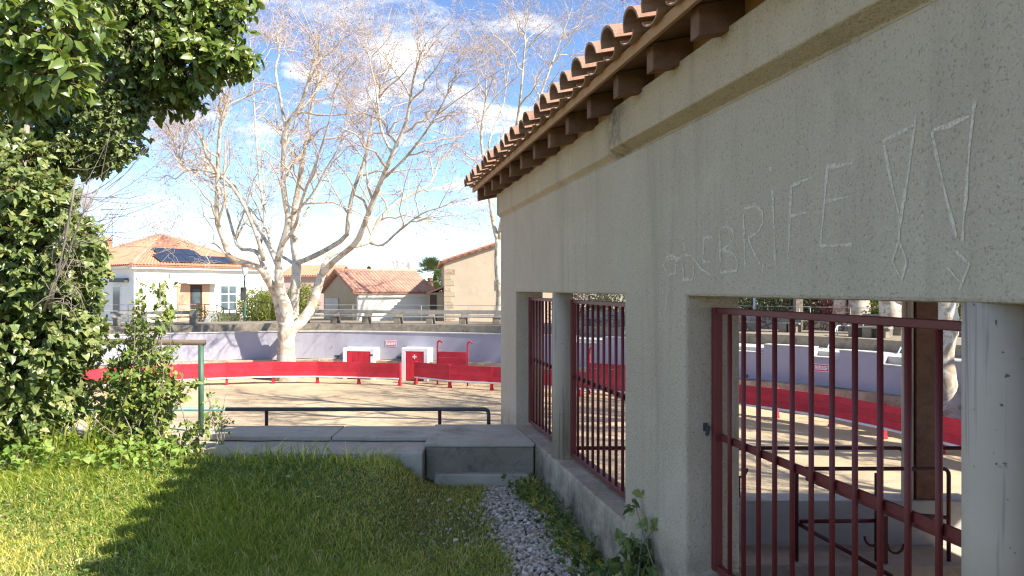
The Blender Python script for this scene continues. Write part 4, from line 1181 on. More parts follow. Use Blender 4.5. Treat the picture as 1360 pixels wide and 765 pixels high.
D_, C_ = Vector((xm, yy - 0.18, zcm + 0.12)), Vector((xm - 1.0, yy + 9.2, zcm + 0.12))
m = MB(); tile_slope(m, A, B, C_, D_, 40, 0.06, 8); m.build('slope', MAT['roof_faded'], rt)
A2, B2 = Vector((x1 + 0.3, yy - 0.18, zc0 - 0.3 * sl + 0.12)), Vector((x1 - 0.7, yy + 9.2, zc0 - 0.3 * sl + 0.12))
m = MB(); tile_slope(m, A2, B2, C_, D_, 40, 0.06, 8); m.build('slope', MAT['roof_faded'], rt)
for k in range(11):                          # verge tiles seen end on
    q = A.lerp(D_, (k + 0.5) / 11); q2 = A.lerp(D_, (k + 1.5) / 11)
    m = MB(); m.tube([q + Vector((0, 0, 0.03)), q.lerp(q2, 0.9) + Vector((0, 0, 0.05))], [0.09, 0.075], 7); m.build('verge_tile', MAT['brick'], rt)
g = random.Random(2)
for k in range(12):                          # staggered quoins
    zq = TOWN_Z + 0.33 * k
    if zq > zc0 - 0.4: break
    w_ = 0.62 if k % 2 else 0.40
    m = MB(); m.bx(x0 - 0.012, x0 + w_ + g.uniform(-.05, .05), yy - 0.018, yy + 0.3, zq + 0.01, zq + 0.32); m.build('quoin', MAT['stone'] if k % 3 == 0 else MAT['house_tan'], tall, bevel=0.008, seg=1)
m = MB(); wx = P(664, 0, 44).x; m.bx(wx - 0.3, wx + 0.3, yy - 0.02, yy + 0.05, P(0, 385, 44).z, P(0, 372, 44).z); m.build('window', MAT['glass'], tall)
# lean-to with door between the two buildings
lt = thing('lean_to', (P(579, 0, 46).x, 46, TOWN_Z), 'small dark lean-to with wooden door between the white and beige buildings', 'shed')
xa_, xb_ = P(569, 0, 46).x, P(590, 0, 46).x - 0.05
m = MB(); m.bx(xa_, xb_, 46, 49, TOWN_Z - 0.1, P(0, 388, 46).z); m.build('wall', MAT['house_tan'], lt)
m = MB(); m.add([(xa_ - .1, 45.8, P(0, 388, 46).z), (xb_, 45.8, P(0, 380, 46).z), (xb_, 49, P(0, 380, 46).z), (xa_ - .1, 49, P(0, 388, 46).z), (xa_ - .1, 45.8, P(0, 390, 46).z), (xb_, 45.8, P(0, 382, 46).z), (xb_, 49, P(0, 382, 46).z), (xa_ - .1, 49, P(0, 390, 46).z)],
             [(0, 1, 2, 3), (7, 6, 5, 4), (0, 4, 5, 1), (1, 5, 6, 2), (2, 6, 7, 3), (3, 7, 4, 0)]); m.build('roof', MAT['roof_faded'], lt)
m = MB(); m.bx(P(571, 0, 46).x, P(580, 0, 46).x, 45.96, 45.99, TOWN_Z, P(0, 391, 46).z); m.build('door', MAT['door_dark'], lt)

# ---- pink house far behind the plane tree
ph = thing('pink_house', (P(410, 0, 66).x, 70, TOWN_Z), 'pink-walled house with tile roof far behind the plane tree', 'house')
xa_, xb_ = P(375, 0, 66).x, P(442, 0, 66).x
m = MB(); m.bx(xa_, xb_, 66, 74, TOWN_Z - 0.1, P(0, 366, 66).z); m.build('wall', MAT['house_pink'], ph)
rr_ = bpy.data.objects.new('roof', None); col.objects.link(rr_); rr_.parent = ph
zt_, ztop_ = P(0, 366, 66).z, P(0, 350, 66).z
m = MB(); tile_slope(m, (xa_ - .3, 65.7, zt_), (xb_ + .3, 65.7, zt_ - 0.0), (xb_ + .3, 70, ztop_), (xa_ - .3, 70, ztop_), 24, 0.06, 6); m.build('slope', MAT['roof_orange'], rr_)
m = MB(); tile_slope(m, (xb_ + .3, 74.3, zt_), (xa_ - .3, 74.3, zt_), (xa_ - .3, 70, ztop_), (xb_ + .3, 70, ztop_), 24, 0.06, 6); m.build('slope', MAT['roof_orange'], rr_)

# ---- hedges, bushes, palm
def hedge(name, ells, n, size, mat, label, cat, seed, kind='small', stems=True, group=None):
    ells = [(tuple(c), tuple(r)) for c, r in ells]
    base = (ells[0][0][0], ells[0][0][1], TOWN_Z)
    o = thing(name, base, label, cat, group)
    V, T, r = bush_cloud(ells, n, size, kind, seed, 0.35)
    tag(np_mesh('foliage', V, T, MAT[mat], o, rnd=r), kind='stuff')
    if stems:
        m = MB(); g = random.Random(seed)
        for c, rr in ells:
            m = MB(); m.tube([(c[0] + g.uniform(-.1, .1), c[1], TOWN_Z), (c[0], c[1], c[2]), (c[0] + g.uniform(-.3, .3) * rr[0], c[1], c[2] + rr[2] * 0.6)], [0.05, 0.04, 0.01], 6); m.build('stem', MAT['wood_old'], o)
    return o
hedge('hedge', [(P(342, 408, 45), (1.3, 0.8, 1.2)), (P(352, 412, 44), (1.0, 0.8, 1.0))], 9000, 0.12, 'hedge_yellow', 'yellow-green hedge at the right corner of the white house', 'hedge', 21)
hedge('hedge', [(P(400, 400, 44), (1.0, 0.8, 1.15)), (P(385, 408, 44), (0.9, 0.8, 0.9))], 8000, 0.12, 'hedge_yellow', 'bright yellow-green hedge behind the plane tree trunk', 'hedge', 22)
hedge('ivy_plant', [(P(306, 424, 43.5), (0.7, 0.3, 0.3)), (P(290, 420, 44), (0.5, 0.3, 0.5)), (P(326, 432, 42.6), (0.8, 0.3, 0.25))], 1500, 0.09, 'hedge_yellow', 'trailing shrub on the steps of the white house', 'shrub', 23)
hedge('shrub', [(P(265, 418, 46), (0.6, 0.5, 0.6))], 900, 0.1, 'hedge', 'round green shrub beside the dark door', 'shrub', 24)
w9 = offset(9.2)
def wp(px, off, z):
    f, _, _ = frame_at(off, px); return (f.x, f.y, z)
hd = [(770, 'twiggy', 0.7, 1.5), (815, 'hedge_olive', 0.5, 1.3), (950, 'hedge_olive', 0.6, 1.6), (992, 'hedge_olive', 0.6, 1.5), (1022, 'hedge', 0.5, 1.3), (1050, 'hedge_olive', 0.7, 1.5), (1078, 'twiggy', 0.8, 1.5), (1098, 'hedge_olive', 0.5, 1.3), (1160, 'hedge_olive', 0.5, 1.2), (1188, 'hedge', 0.6, 1.3), (1215, 'hedge', 0.5, 1.3), (1280, 'hedge', 0.6, 1.6)]
words = {'twiggy': 'dry brown brush', 'hedge_olive': 'dull olive bush', 'hedge': 'dark green bush'}
place = ['by the slim column gate', 'behind the second gate', 'left of the nearest gate', 'at the left end of the bars', 'beside the white pole', 'behind the middle bench', 'beside the concrete pillar', 'left of the pink bush', 'right of the pink bush', 'left of the round column', 'behind the brown post', 'behind the leaning plane trunk']
for k, (px, mt, zc_, rz) in enumerate(hd):
    c = wp(px, w9, zc_ * 0.6)
    hedge('bush', [(c, (1.5, 1.1, rz)), ((c[0] + 0.6, c[1] + 1.2, zc_ + 0.5), (1.6, 1.2, rz))], 5200, 0.12, mt, words[mt] + ' ' + place[k], 'bush', 40 + k, group='bushes behind the terrace')
c = wp(1118, offset(8.4), 0.85)
hedge('blossom_bush', [(c, (0.9, 0.8, 0.8)), ((c[0] + 0.6, c[1] + .3, 1.0), (0.7, 0.6, 0.6))], 3000, 0.09, 'pink_leaf', 'pink blossoming bush behind the bars', 'bush', 61)
c = wp(1150, offset(9.0), 1.2)
hedge('bush', [(c, (0.8, 0.8, 1.0))], 2500, 0.11, 'hedge_yellow', 'yellow-green bush between two white trunks', 'bush', 62, group='bushes behind the terrace')
# concrete pillar and pale pole
f, _, _ = frame_at(offset(7.3), 1060)
m = MB(); m.bx(f.x - 0.14, f.x + 0.14, f.y - 0.14, f.y + 0.14, -0.01, 2.6); o = m.build('pillar', MAT['concrete_dark'], origin=(f.x, f.y, 0), bevel=0.01); tag(o, 'square concrete pillar behind the bars', 'pillar')
f, _, _ = frame_at(offset(7.0), 1002)
m = MB(); m.tube([(f.x, f.y, -0.01), (f.x, f.y, 3.2)], 0.05, 10); o = m.build('pole', MAT['steel_blue'], origin=(f.x, f.y, 0), smooth=True); tag(o, 'slim pale blue pole at the left end of the bars', 'pole')

# palm
pc = P(571, 368, 58)
palm = thing('palm_tree', (pc.x, 58, TOWN_Z), 'green fan palm behind the low white building', 'palm tree')
m = MB(); m.tube([(pc.x, 58, TOWN_Z), (pc.x + .1, 58, pc.z * 0.5), (pc.x, 58, pc.z)], [0.28, 0.22, 0.2], 10); m.build('trunk', MAT['wood_old'], palm)
g = np.random.default_rng(5); FV, FT, b = [], [], 0
for k in range(46):
    el, az = g.uniform(-0.5, 1.4), g.uniform(0, 6.283)
    d = np.array([math.cos(az) * math.cos(el), math.sin(az) * math.cos(el), math.sin(el)])
    c0 = np.array(pc) + d * 0.35; tip = np.array(pc) + d * g.uniform(0.9, 1.15)
    side = nrm(np.cross(d, [0, 0, 1.0])); upv = np.cross(side, d)
    for q in range(11):
        an = (q - 5) / 5 * 1.25
        dd = d * math.cos(an) + side * math.sin(an); dd = dd + np.array([0, 0, -0.18 * abs(an)])
        L = 0.85 * g.uniform(0.8, 1.1); w_ = 0.045
        s2 = nrm(np.cross(dd, upv)) * w_
        FV += [tip, tip + dd * L * 0.5 + s2, tip + dd * L * 0.5 - s2, tip + dd * L]; FT += [(b, b + 1, b + 3), (b, b + 3, b + 2)]; b += 4
MAT['palm'] = leaf_material('palm leaves', [(0.05, 0.075, 0.025), (0.09, 0.115, 0.04), (0.14, 0.15, 0.06)], 0.5, 0.3, 0.2)
tag(np_mesh('fronds', FV, FT, MAT['palm'], palm, rnd=np.repeat(g.uniform(0, 1, b // 44), 44)), kind='stuff')
# ================================================================== plane trees
t = NT('plane bark')
c = t.mix(t.ramp(t.noise(0.9, 6, 0.6), 0.35, 0, 0.62, 1), (0.50, 0.435, 0.345), (0.62, 0.575, 0.48))
c = t.mix(t.ramp(t.noise(2.6, 5, 0.6, None, 0.8), 0.50, 0, 0.56, 0.85), c, (0.34, 0.26, 0.17))
c = t.mix(t.ramp(t.noise(4.2, 4, 0.6, None, 0.5), 0.60, 0, 0.66, 0.6), c, (0.26, 0.24, 0.19))
t.color(c); t.rough(0.85, 0.15); t.bump(t.noise(6, 6, 0.6), 0.4, 0.02); MAT['bark'] = t.m
MAT['branch'] = simple('plane branches', (0.46, 0.36, 0.25), (0.58, 0.47, 0.34), 2.0, 0.85, 0.15)
MAT['twig'] = simple('plane twigs', (0.40, 0.31, 0.25), (0.52, 0.42, 0.345), 1.5, 0.9, 0.1)
MAT['bud'] = leaf_material('dry leaves and seed balls', [(0.22, 0.11, 0.06), (0.34, 0.19, 0.10), (0.27, 0.18, 0.12), (0.40, 0.26, 0.14)], 0.8, 0.1, 0.35)

def tubes(Pt, R, n):
    """Pt (B,K,3), R (B,K) -> tapered n-sided tubes, vectorised"""
    B, K, _ = Pt.shape
    t = nrm(Pt[:, -1] - Pt[:, 0])
    ref = np.where(np.abs(t[:, 2:3]) < 0.9, np.array([[0, 0, 1.0]]), np.array([[1.0, 0, 0]]))
    a = nrm(np.cross(t, ref)); b = np.cross(t, a)
    an = np.arange(n) * 2 * np.pi / n
    ring = a[:, None, None] * np.cos(an)[None, None, :, None] + b[:, None, None] * np.sin(an)[None, None, :, None]
    V = Pt[:, :, None, :] + ring * R[:, :, None, None]
    V = V.reshape(-1, 3)
    j = np.arange(n); j2 = (j + 1) % n
    k = np.arange(K - 1)[:, None]
    q = np.stack([k * n + j, k * n + j2, (k + 1) * n + j2, (k + 1) * n + j], -1).reshape(-1, 4)
    T = np.concatenate([q[:, [0, 1, 2]], q[:, [0, 2, 3]]])
    T = (T[None] + (np.arange(B) * K * n)[:, None, None]).reshape(-1, 3)
    return V, T
def sprout(Pt, R, nper, t0, L, spread, up, r_rel, rmax, K, g, curve=0.25, wob=0.08, tip=0.3, hmin=None):
    """children of every branch in Pt; nper children per branch"""
    B, Kp, _ = Pt.shape
    n = B * nper
    par = np.repeat(np.arange(B), nper)
    tt = g.uniform(t0, 1.0, n) ** 0.85
    x = tt * (Kp - 1); i = np.minimum(x.astype(int), Kp - 2); f = (x - i)[:, None]
    p0 = Pt[par, i] * (1 - f) + Pt[par, i + 1] * f
    tan = nrm(Pt[par, i + 1] - Pt[par, i])
    rr = R[par, i] * (1 - f[:, 0]) + R[par, i + 1] * f[:, 0]
    perp = g.normal(size=(n, 3)); perp = nrm(perp - tan * (perp * tan).sum(1, keepdims=True))
    th = g.uniform(0.55, 1.15, n)[:, None] * spread
    d = nrm(tan * np.cos(th) + perp * np.sin(th) + np.array([0, 0, up]))
    ln = L * g.uniform(0.55, 1.25, n) * (1.15 - 0.45 * tt)
    s = np.linspace(0, 1, K)
    bend = g.normal(size=(n, 3)) * curve + np.array([0, 0, up * 0.5])
    C = p0[:, None] + d[:, None] * (ln[:, None] * s)[..., None] + bend[:, None] * (ln[:, None] * s ** 2)[..., None] * 0.5
    w = g.normal(size=(n, K, 3)) * wob * ln[:, None, None] / K; w[:, 0] = 0
    C = C + w
    r0 = np.minimum(rr * r_rel, rmax)
    Rr = r0[:, None] * (1 - (1 - tip) * s)[None]
    if hmin is not None:
        ok = C[:, -1, 2] > hmin
        C, Rr = C[ok], Rr[ok]
    return C, Rr
def smooth_limb(pts, radii, n=14):
    pts = [Vector(p) for p in pts]
    c = [pts[0] * 2 - pts[1]] + pts + [pts[-1] * 2 - pts[-2]]
    out, rad, m = [], [], len(pts)
    for i in range(1, m):
        p0, p1, p2, p3 = c[i - 1:i + 3]
        for k in range(4):
            t = k / 4
            out.append(0.5 * ((2 * p1) + (p2 - p0) * t + (2 * p0 - 5 * p1 + 4 * p2 - p3) * t * t + (3 * p1 - p0 - 3 * p2 + p3) * t ** 3)); rad.append(radii[i - 1] * (1 - t) + radii[i] * t)
    out.append(pts[-1]); rad.append(radii[-1])
    d = np.concatenate([[0], np.cumsum([(b - a).length for a, b in zip(out, out[1:])])])
    q = np.linspace(0, d[-1], n)
    A = np.array(out)
    return np.stack([np.interp(q, d, A[:, k]) for k in range(3)], -1), np.interp(q, d, rad)
def plane_tree(name, label, trunk, limbs, seed, dens=(7, 9, 8), base=None, scale=1.0, group=None, buds=1.0, hmin=1.0, L1=3.2):
    """trunk, limbs: lists of (points, radii); branches are grown on the limbs"""
    g = np.random.default_rng(seed)
    o = thing(name, base, label, 'tree', group)
    for part, lst in (('trunk', trunk), ('limb', limbs)):
        for pts, rad in lst:
            C, R = smooth_limb(pts, rad, 22)
            bump = 1 + g.normal(0, 0.025, 22)
            R = R * (0.80 if part == 'limb' else 0.88)
            m = MB(); m.tube([Vector(p) for p in C], list(R * bump), 14 if part == 'trunk' else 10); m.build(part, MAT['bark'], o, smooth=True)
    A = [smooth_limb(p, r, 12) for p, r in limbs]
    P0 = np.stack([a[0] for a in A]); R0 = np.stack([a[1] for a in A])
    P1, R1 = sprout(P0, R0, dens[0], 0.20, L1 * scale, 1.0, 0.16, 0.60, 0.058 * scale, 7, g, 0.35, 0.22, 0.25, hmin)
    P1b, R1b = sprout(P0, R0, 5, 0.7, L1 * 0.9 * scale, 0.7, 0.12, 0.8, 0.06 * scale, 7, g, 0.3, 0.2, 0.25, hmin)
    P1 = np.concatenate([P1, P1b]); R1 = np.concatenate([R1, R1b])
    P2, R2 = sprout(P1, R1, dens[1], 0.15, 1.35 * scale, 1.05, 0.08, 0.55, 0.022 * scale, 5, g, 0.5, 0.3, 0.35, hmin)
    P3, R3 = sprout(P2, R2, dens[2], 0.10, 0.55 * scale, 1.1, -0.08, 0.6, 0.010 * scale, 4, g, 0.7, 0.4, 0.5, hmin - 0.3)
    V, T = tubes(P1, R1, 6); tag(np_mesh('branches', V, T, MAT['branch'], o, smooth=True), kind='stuff')
    V, T = tubes(P2, R2, 4); V3_, T3_ = tubes(P3, np.maximum(R3, 0.0045 * scale), 3)
    tag(np_mesh('twigs', np.concatenate([V, V3_]), np.concatenate([T, T3_ + len(V)]), MAT['twig'], o), kind='stuff')
    n = int(len(P3) * buds); ii = g.choice(len(P3), n, replace=n > len(P3)); kk = g.integers(1, 4, n)
    pb = P3[ii, kk] + g.normal(size=(n, 3)) * 0.02
    V, T, k = leaf_tris(pb, nrm(g.normal(size=(n, 3)) + np.array([0, 0, -.4])), nrm(g.normal(size=(n, 3))), 0.06 * scale * g.uniform(0.3, 1.6, n), 'small')
    tag(np_mesh('dry_leaves', V, T, MAT['bud'], o, rnd=np.repeat(g.uniform(0, 1, n), k)), kind='stuff')
    return o
# ---- the big tree behind the barrier, traced limb by limb
Y = 31.2
b0 = P(381, 0, Y); b0.z = SAND_Z
tr = [([b0 + Vector((0, 0, -0.05)), P(380, 478, Y), P(380, 450, Y), P(382, 428, Y)], [0.58, 0.42, 0.40, 0.42]),
      ([P(381, 440, Y), P(372, 412, Y), P(366, 390, Y), P(352, 364, 30.6)], [0.30, 0.24, 0.21, 0.19]),
      ([P(382, 436, Y), P(379, 405, 31.0), P(372, 386, 30.9), P(370, 357, 30.8)], [0.34, 0.27, 0.24, 0.20]),
      ([P(384, 440, Y), P(396, 431, 31.4), P(411, 412, 31.7), P(420, 388, 31.9), P(427, 364, 32.0)], [0.28, 0.25, 0.24, 0.22, 0.21])]
lb = [
 # left limb
 ([P(353, 366, 30.6), P(341, 353, 30.4), P(322, 349, 30.1), P(304, 341, 29.8), P(297, 318, 29.6), P(289, 298, 29.4), P(288, 268, 29.3), P(290, 206, 29.1), P(293, 165, 28.8), P(304, 125, 28.4), P(312, 85, 28.0)], [.17, .155, .15, .145, .13, .125, .115, .09, .07, .045, .02]),
 ([P(352, 362, 30.6), P(343, 336, 31.2), P(330, 331, 31.8), P(317, 329, 32.2), P(309, 306, 32.6), P(301, 276, 33.0), P(295, 252, 33.3), P(278, 226, 33.7), P(262, 190, 34.2), P(240, 160, 34.8)], [.12, .11, .10, .09, .085, .075, .07, .055, .035, .015]),
 ([P(350, 345, 30.7), P(344, 322, 30.3), P(330, 285, 30.0), P(318, 262, 29.8), P(300, 238, 29.4), P(275, 226, 29.0), P(243, 222, 28.6), P(232, 190, 28.3), P(215, 165, 27.8)], [.12, .10, .09, .085, .075, .06, .045, .03, .012]),
 ([P(368, 352, 30.9), P(356, 325, 31.5), P(336, 290, 32.0), P(318, 258, 32.4), P(306, 240, 32.8), P(270, 212, 33.4), P(246, 196, 33.8)], [.12, .10, .09, .08, .07, .045, .02]),
 # central
 ([P(370, 360, 30.8), P(369, 342, 30.7), P(374, 326, 30.6), P(383, 292, 30.5), P(378, 262, 30.4), P(376, 225, 30.3), P(380, 168, 30.1), P(399, 140, 29.9), P(412, 98, 29.6), P(418, 70, 29.2), P(424, 45, 28.9)], [.19, .17, .165, .155, .145, .125, .105, .085, .06, .04, .015]),
 ([P(379, 168, 30.1), P(372, 130, 30.6), P(366, 92, 31.2), P(371, 70, 31.8), P(369, 48, 32.4)], [.085, .07, .055, .035, .012]),
 # right limb: upper arm and thick arm
 ([P(427, 366, 32.0), P(433, 345, 32.4), P(446, 335, 32.8), P(466, 326, 33.2), P(491, 322, 33.5), P(500, 296, 33.8), P(524, 271, 34.2), P(544, 259, 34.6), P(572, 243, 35.0), P(580, 222, 35.2), P(588, 190, 35.4), P(598, 150, 35.6)], [.16, .145, .135, .13, .12, .11, .10, .09, .075, .05, .03, .012]),
 ([P(491, 322, 33.5), P(508, 325, 33.2), P(530, 306, 32.8), P(561, 283, 32.2), P(588, 274, 31.8), P(610, 262, 31.4)], [.08, .07, .06, .045, .03, .012]),
 ([P(428, 364, 32.0), P(444, 346, 31.4), P(472, 323, 30.9), P(486, 292, 30.4), P(497, 262, 30.0), P(506, 240, 29.7), P(521, 204, 29.2), P(540, 160, 28.8), P(548, 110, 28.3), P(556, 80, 27.8), P(566, 55, 27.2)], [.18, .16, .15, .14, .125, .115, .10, .08, .06, .035, .012]),
 ([P(521, 204, 29.2), P(506, 170, 29.8), P(500, 120, 30.4), P(492, 85, 31.0), P(486, 50, 31.6)], [.085, .07, .05, .03, .012]),
 ([P(506, 240, 29.7), P(542, 205, 29.0), P(575, 160, 28.4), P(596, 120, 27.8), P(608, 90, 27.2)], [.07, .06, .05, .03, .012]),
 # towards the camera and away
 ([P(374, 326, 30.6), P(392, 300, 29.6), P(402, 262, 28.8), P(420, 215, 28.0), P(440, 150, 27.2), P(452, 80, 26.5)], [.09, .085, .07, .055, .035, .012]),
 ([P(343, 336, 31.2), P(352, 290, 33.0), P(345, 240, 34.4), P(340, 180, 35.6), P(336, 110, 36.6), P(332, 50, 37.4)], [.085, .08, .065, .05, .03, .012]),
 ([P(383, 292, 30.5), P(414, 258, 30.0), P(432, 225, 29.6), P(452, 190, 29.2), P(462, 140, 28.8)], [.06, .055, .045, .03, .012]),
 ([P(304, 341, 29.8), P(282, 322, 29.2), P(258, 332, 28.8), P(236, 322, 28.5)], [.05, .04, .03, .012]),
]
plane_tree('plane_tree', 'large bare white-barked plane tree behind the left barrier', tr, lb, 101, (8, 8, 6), b0, 1.0, buds=0.7, hmin=2.2)

# ---- second tree right behind it
Y = 38.5
b1 = P(389, 0, Y); b1.z = TERR_Z - 0.6
tr = [([b1, P(390, 400, Y), P(393, 370, Y), P(394, 346, Y)], [.36, .30, .27, .27])]
lb = [([P(394, 350, Y), P(390, 315, Y), P(391, 280, Y), P(398, 240, Y), P(404, 200, 38.2), P(412, 150, 37.8), P(424, 95, 37.4), P(432, 60, 37)], [.25, .23, .21, .17, .13, .09, .05, .015]),
      ([P(394, 349, Y), P(405, 345, 38.2), P(432, 332, 37.6), P(460, 313, 37.0), P(462, 292, 36.8), P(469, 254, 36.5), P(486, 206, 36.0), P(496, 150, 35.6), P(512, 105, 35.2), P(526, 70, 35)], [.18, .17, .165, .15, .14, .125, .10, .075, .045, .015]),
      ([P(393, 352, Y), P(380, 343, 39.0), P(362, 330, 39.6), P(352, 290, 40.2), P(350, 240, 40.8), P(344, 190, 41.4)], [.12, .11, .09, .07, .045, .015]),
      ([P(392, 326, Y), P(402, 290, 40), P(430, 240, 41.4), P(455, 190, 42.8), P(470, 120, 44)], [.09, .08, .065, .04, .012]),
      ([P(462, 292, 36.8), P(480, 262, 37.6), P(500, 225, 38.4), P(520, 180, 39.2), P(535, 120, 40)], [.07, .06, .045, .03, .012])]
plane_tree('plane_tree', 'slimmer plane tree standing just behind the large one', tr, lb, 102, (7, 8, 6), b1, 1.05, buds=0.9, hmin=2.5)

# ---- tree beside the building corner
Y = 40.0
b2 = P(662, 0, Y); b2.z = TOWN_Z
tr = [([b2, P(664, 390, Y), P(661, 350, Y), P(662, 318, Y)], [.30, .25, .22, .21])]
lb = [([P(662, 322, Y), P(656, 300, Y), P(650, 262, Y), P(643, 217, Y), P(639, 176, Y), P(646, 120, 39.6), P(640, 60, 39.2)], [.17, .15, .13, .105, .085, .05, .015]),
      ([P(662, 322, Y), P(668, 296, Y), P(690, 240, 40.5), P(705, 180, 41), P(720, 120, 41.5), P(742, 60, 42), P(760, 10, 42.4)], [.17, .15, .13, .105, .08, .05, .015]),
      ([P(663, 310, Y), P(672, 260, 39), P(680, 200, 38), P(690, 140, 37.2), P(696, 70, 36.6), P(700, 10, 36)], [.14, .12, .10, .08, .05, .015]),
      ([P(643, 217, Y), P(652, 180, 41), P(668, 140, 42), P(676, 90, 43), P(690, 30, 44)], [.08, .07, .055, .035, .012]),
      ([P(690, 240, 40.5), P(730, 200, 40), P(765, 160, 39.6), P(800, 110, 39.2), P(825, 60, 39)], [.08, .07, .06, .04, .012])]
plane_tree('plane_tree', 'plane tree rising behind the corner of the tiled building', tr, lb, 103, (8, 8, 6), b2, 1.1, buds=0.9, hmin=3.0)

# ---- leaning tree seen through the nearest bars; its crown stands above our roof
Y = 19.0
b3 = P(1264, 0, Y); b3.z = SAND_Z
tr = [([b3, P(1262, 560, Y), P(1255, 520, Y), P(1247, 470, Y), P(1252, 430, Y), P(1249, 395, Y)], [.62, .42, .36, .38, .42, .36])]
lb = [([P(1249, 398, Y), P(1240, 330, 19.2), P(1215, 250, 19.6), P(1190, 160, 20.2), P(1150, 60, 21), P(1120, -60, 22)], [.30, .24, .19, .14, .08, .02]),
      ([P(1254, 425, Y), P(1275, 360, 19.2), P(1310, 270, 19.6), P(1330, 160, 20), P(1350, 40, 20.4)], [.24, .20, .15, .09, .02]),
      ([P(1248, 380, Y), P(1225, 320, 18.0), P(1180, 240, 17.0), P(1120, 150, 16.2), P(1060, 50, 15.6), P(1010, -60, 15)], [.22, .19, .15, .11, .06, .02]),
      ([P(1250, 390, Y), P(1262, 300, 20.5), P(1250, 190, 22), P(1240, 80, 23.5), P(1230, -40, 25)], [.20, .17, .13, .08, .02]),
      ([P(1247, 430, Y), P(1222, 405, 19.6), P(1190, 395, 20.4), P(1150, 330, 21.4), P(1100, 260, 22.4), P(1040, 170, 23.4)], [.18, .16, .14, .11, .07, .02]),
      ([P(1249, 395, Y), P(1200, 300, 18.6), P(1130, 200, 18.4), P(1050, 110, 18.8), P(960, 20, 19.4), P(900, -80, 20)], [.24, .20, .17, .13, .09, .03]),
      ([P(1250, 380, Y), P(1290, 270, 18.2), P(1340, 140, 17.6), P(1380, 0, 17.2), P(1400, -140, 17)], [.22, .19, .15, .10, .03]),
      ([P(1249, 360, Y), P(1240, 240, 18.8), P(1262, 110, 18.8), P(1240, -20, 19.2), P(1250, -160, 19.6)], [.22, .19, .16, .11, .03]),
      ([P(1240, 330, 19.2), P(1180, 200, 17.6), P(1150, 60, 16.8), P(1090, -70, 16.2), P(1060, -180, 16)], [.20, .17, .14, .10, .03])]
plane_tree('plane_tree', 'leaning plane tree trunk behind the barrier at the right of the bars', tr, lb, 104, (8, 8, 6), b3, 1.0, buds=0.8, hmin=1.5)

# ---- generic trees for the row behind the right terrace (they shade wall and sand)
def generic_plane(name, label, base, h, seed, lean=(0, 0), r=0.34, dens=(8, 8, 6)):
    g = random.Random(seed); b = Vector(base); k = h / 13
    top = b + Vector((lean[0], lean[1], 3.4 * k))
    tr = [([b, b.lerp(top, 0.35) + Vector((.06, 0, 0)), b.lerp(top, 0.7), top], [r * 1.35, r, r * 0.92, r * 0.9])]
    lb = []
    for q in range(6):
        a = q / 6 * 6.283 + g.uniform(-.4, .4); sp = g.uniform(0.16, 0.42)
        pts, rad, p = [], [], top - Vector((0, 0, g.uniform(0.1, 0.7)))
        L = h * 0.72 * g.uniform(0.8, 1.1)
        for s in range(6):
            t_ = s / 5
            out_ = L * (sp * t_ + 0.16 * math.sin(t_ * 3.14) * (1 if q % 2 else 0.5))
            pts.append(p + Vector((math.cos(a) * out_ + g.uniform(-.25, .25) * t_, math.sin(a) * out_ + g.uniform(-.25, .25) * t_, L * t_ * (0.95 - 0.3 * sp))))
            rad.append(max(0.012, r * 0.62 * (1 - t_) ** 1.1))
        lb.append((pts, rad))
    return plane_tree(name, label, tr, lb, seed, dens, b, k, 'plane trees along the right terrace', 0.8, 2.0, 3.4)
def spot(px, off):
    f, _, _ = frame_at(offset(off), px); return (f.x, f.y, TERR_Z - 0.02)
generic_plane('plane_tree', 'white plane trunk behind the blue stair rail', spot(1113, 7.9), 12, 201, (0.1, 0.1), 0.26)
generic_plane('plane_tree', 'thick white plane trunk right of the pink bush', spot(1141, 8.2), 13, 202, (-0.1, 0.2), 0.42)
generic_plane('plane_tree', 'white plane trunk leaning right beside the yellow-green bush', spot(1160, 9.2), 12, 203, (0.9, 0.2), 0.32)
generic_plane('plane_tree', 'pale plane trunk beside the brown arena post', spot(1188, 6.9), 13, 204, (-0.5, 0.3), 0.42)
generic_plane('plane_tree', 'plane tree beyond the right end of the bars', (15.5, 14.5, -0.4), 14, 205, (0.2, 0.2), 0.45)
generic_plane('plane_tree', 'plane tree standing beside the tiled building', (16.5, 9.0, -0.47), 14, 206, (0.2, 0.2), 0.45)

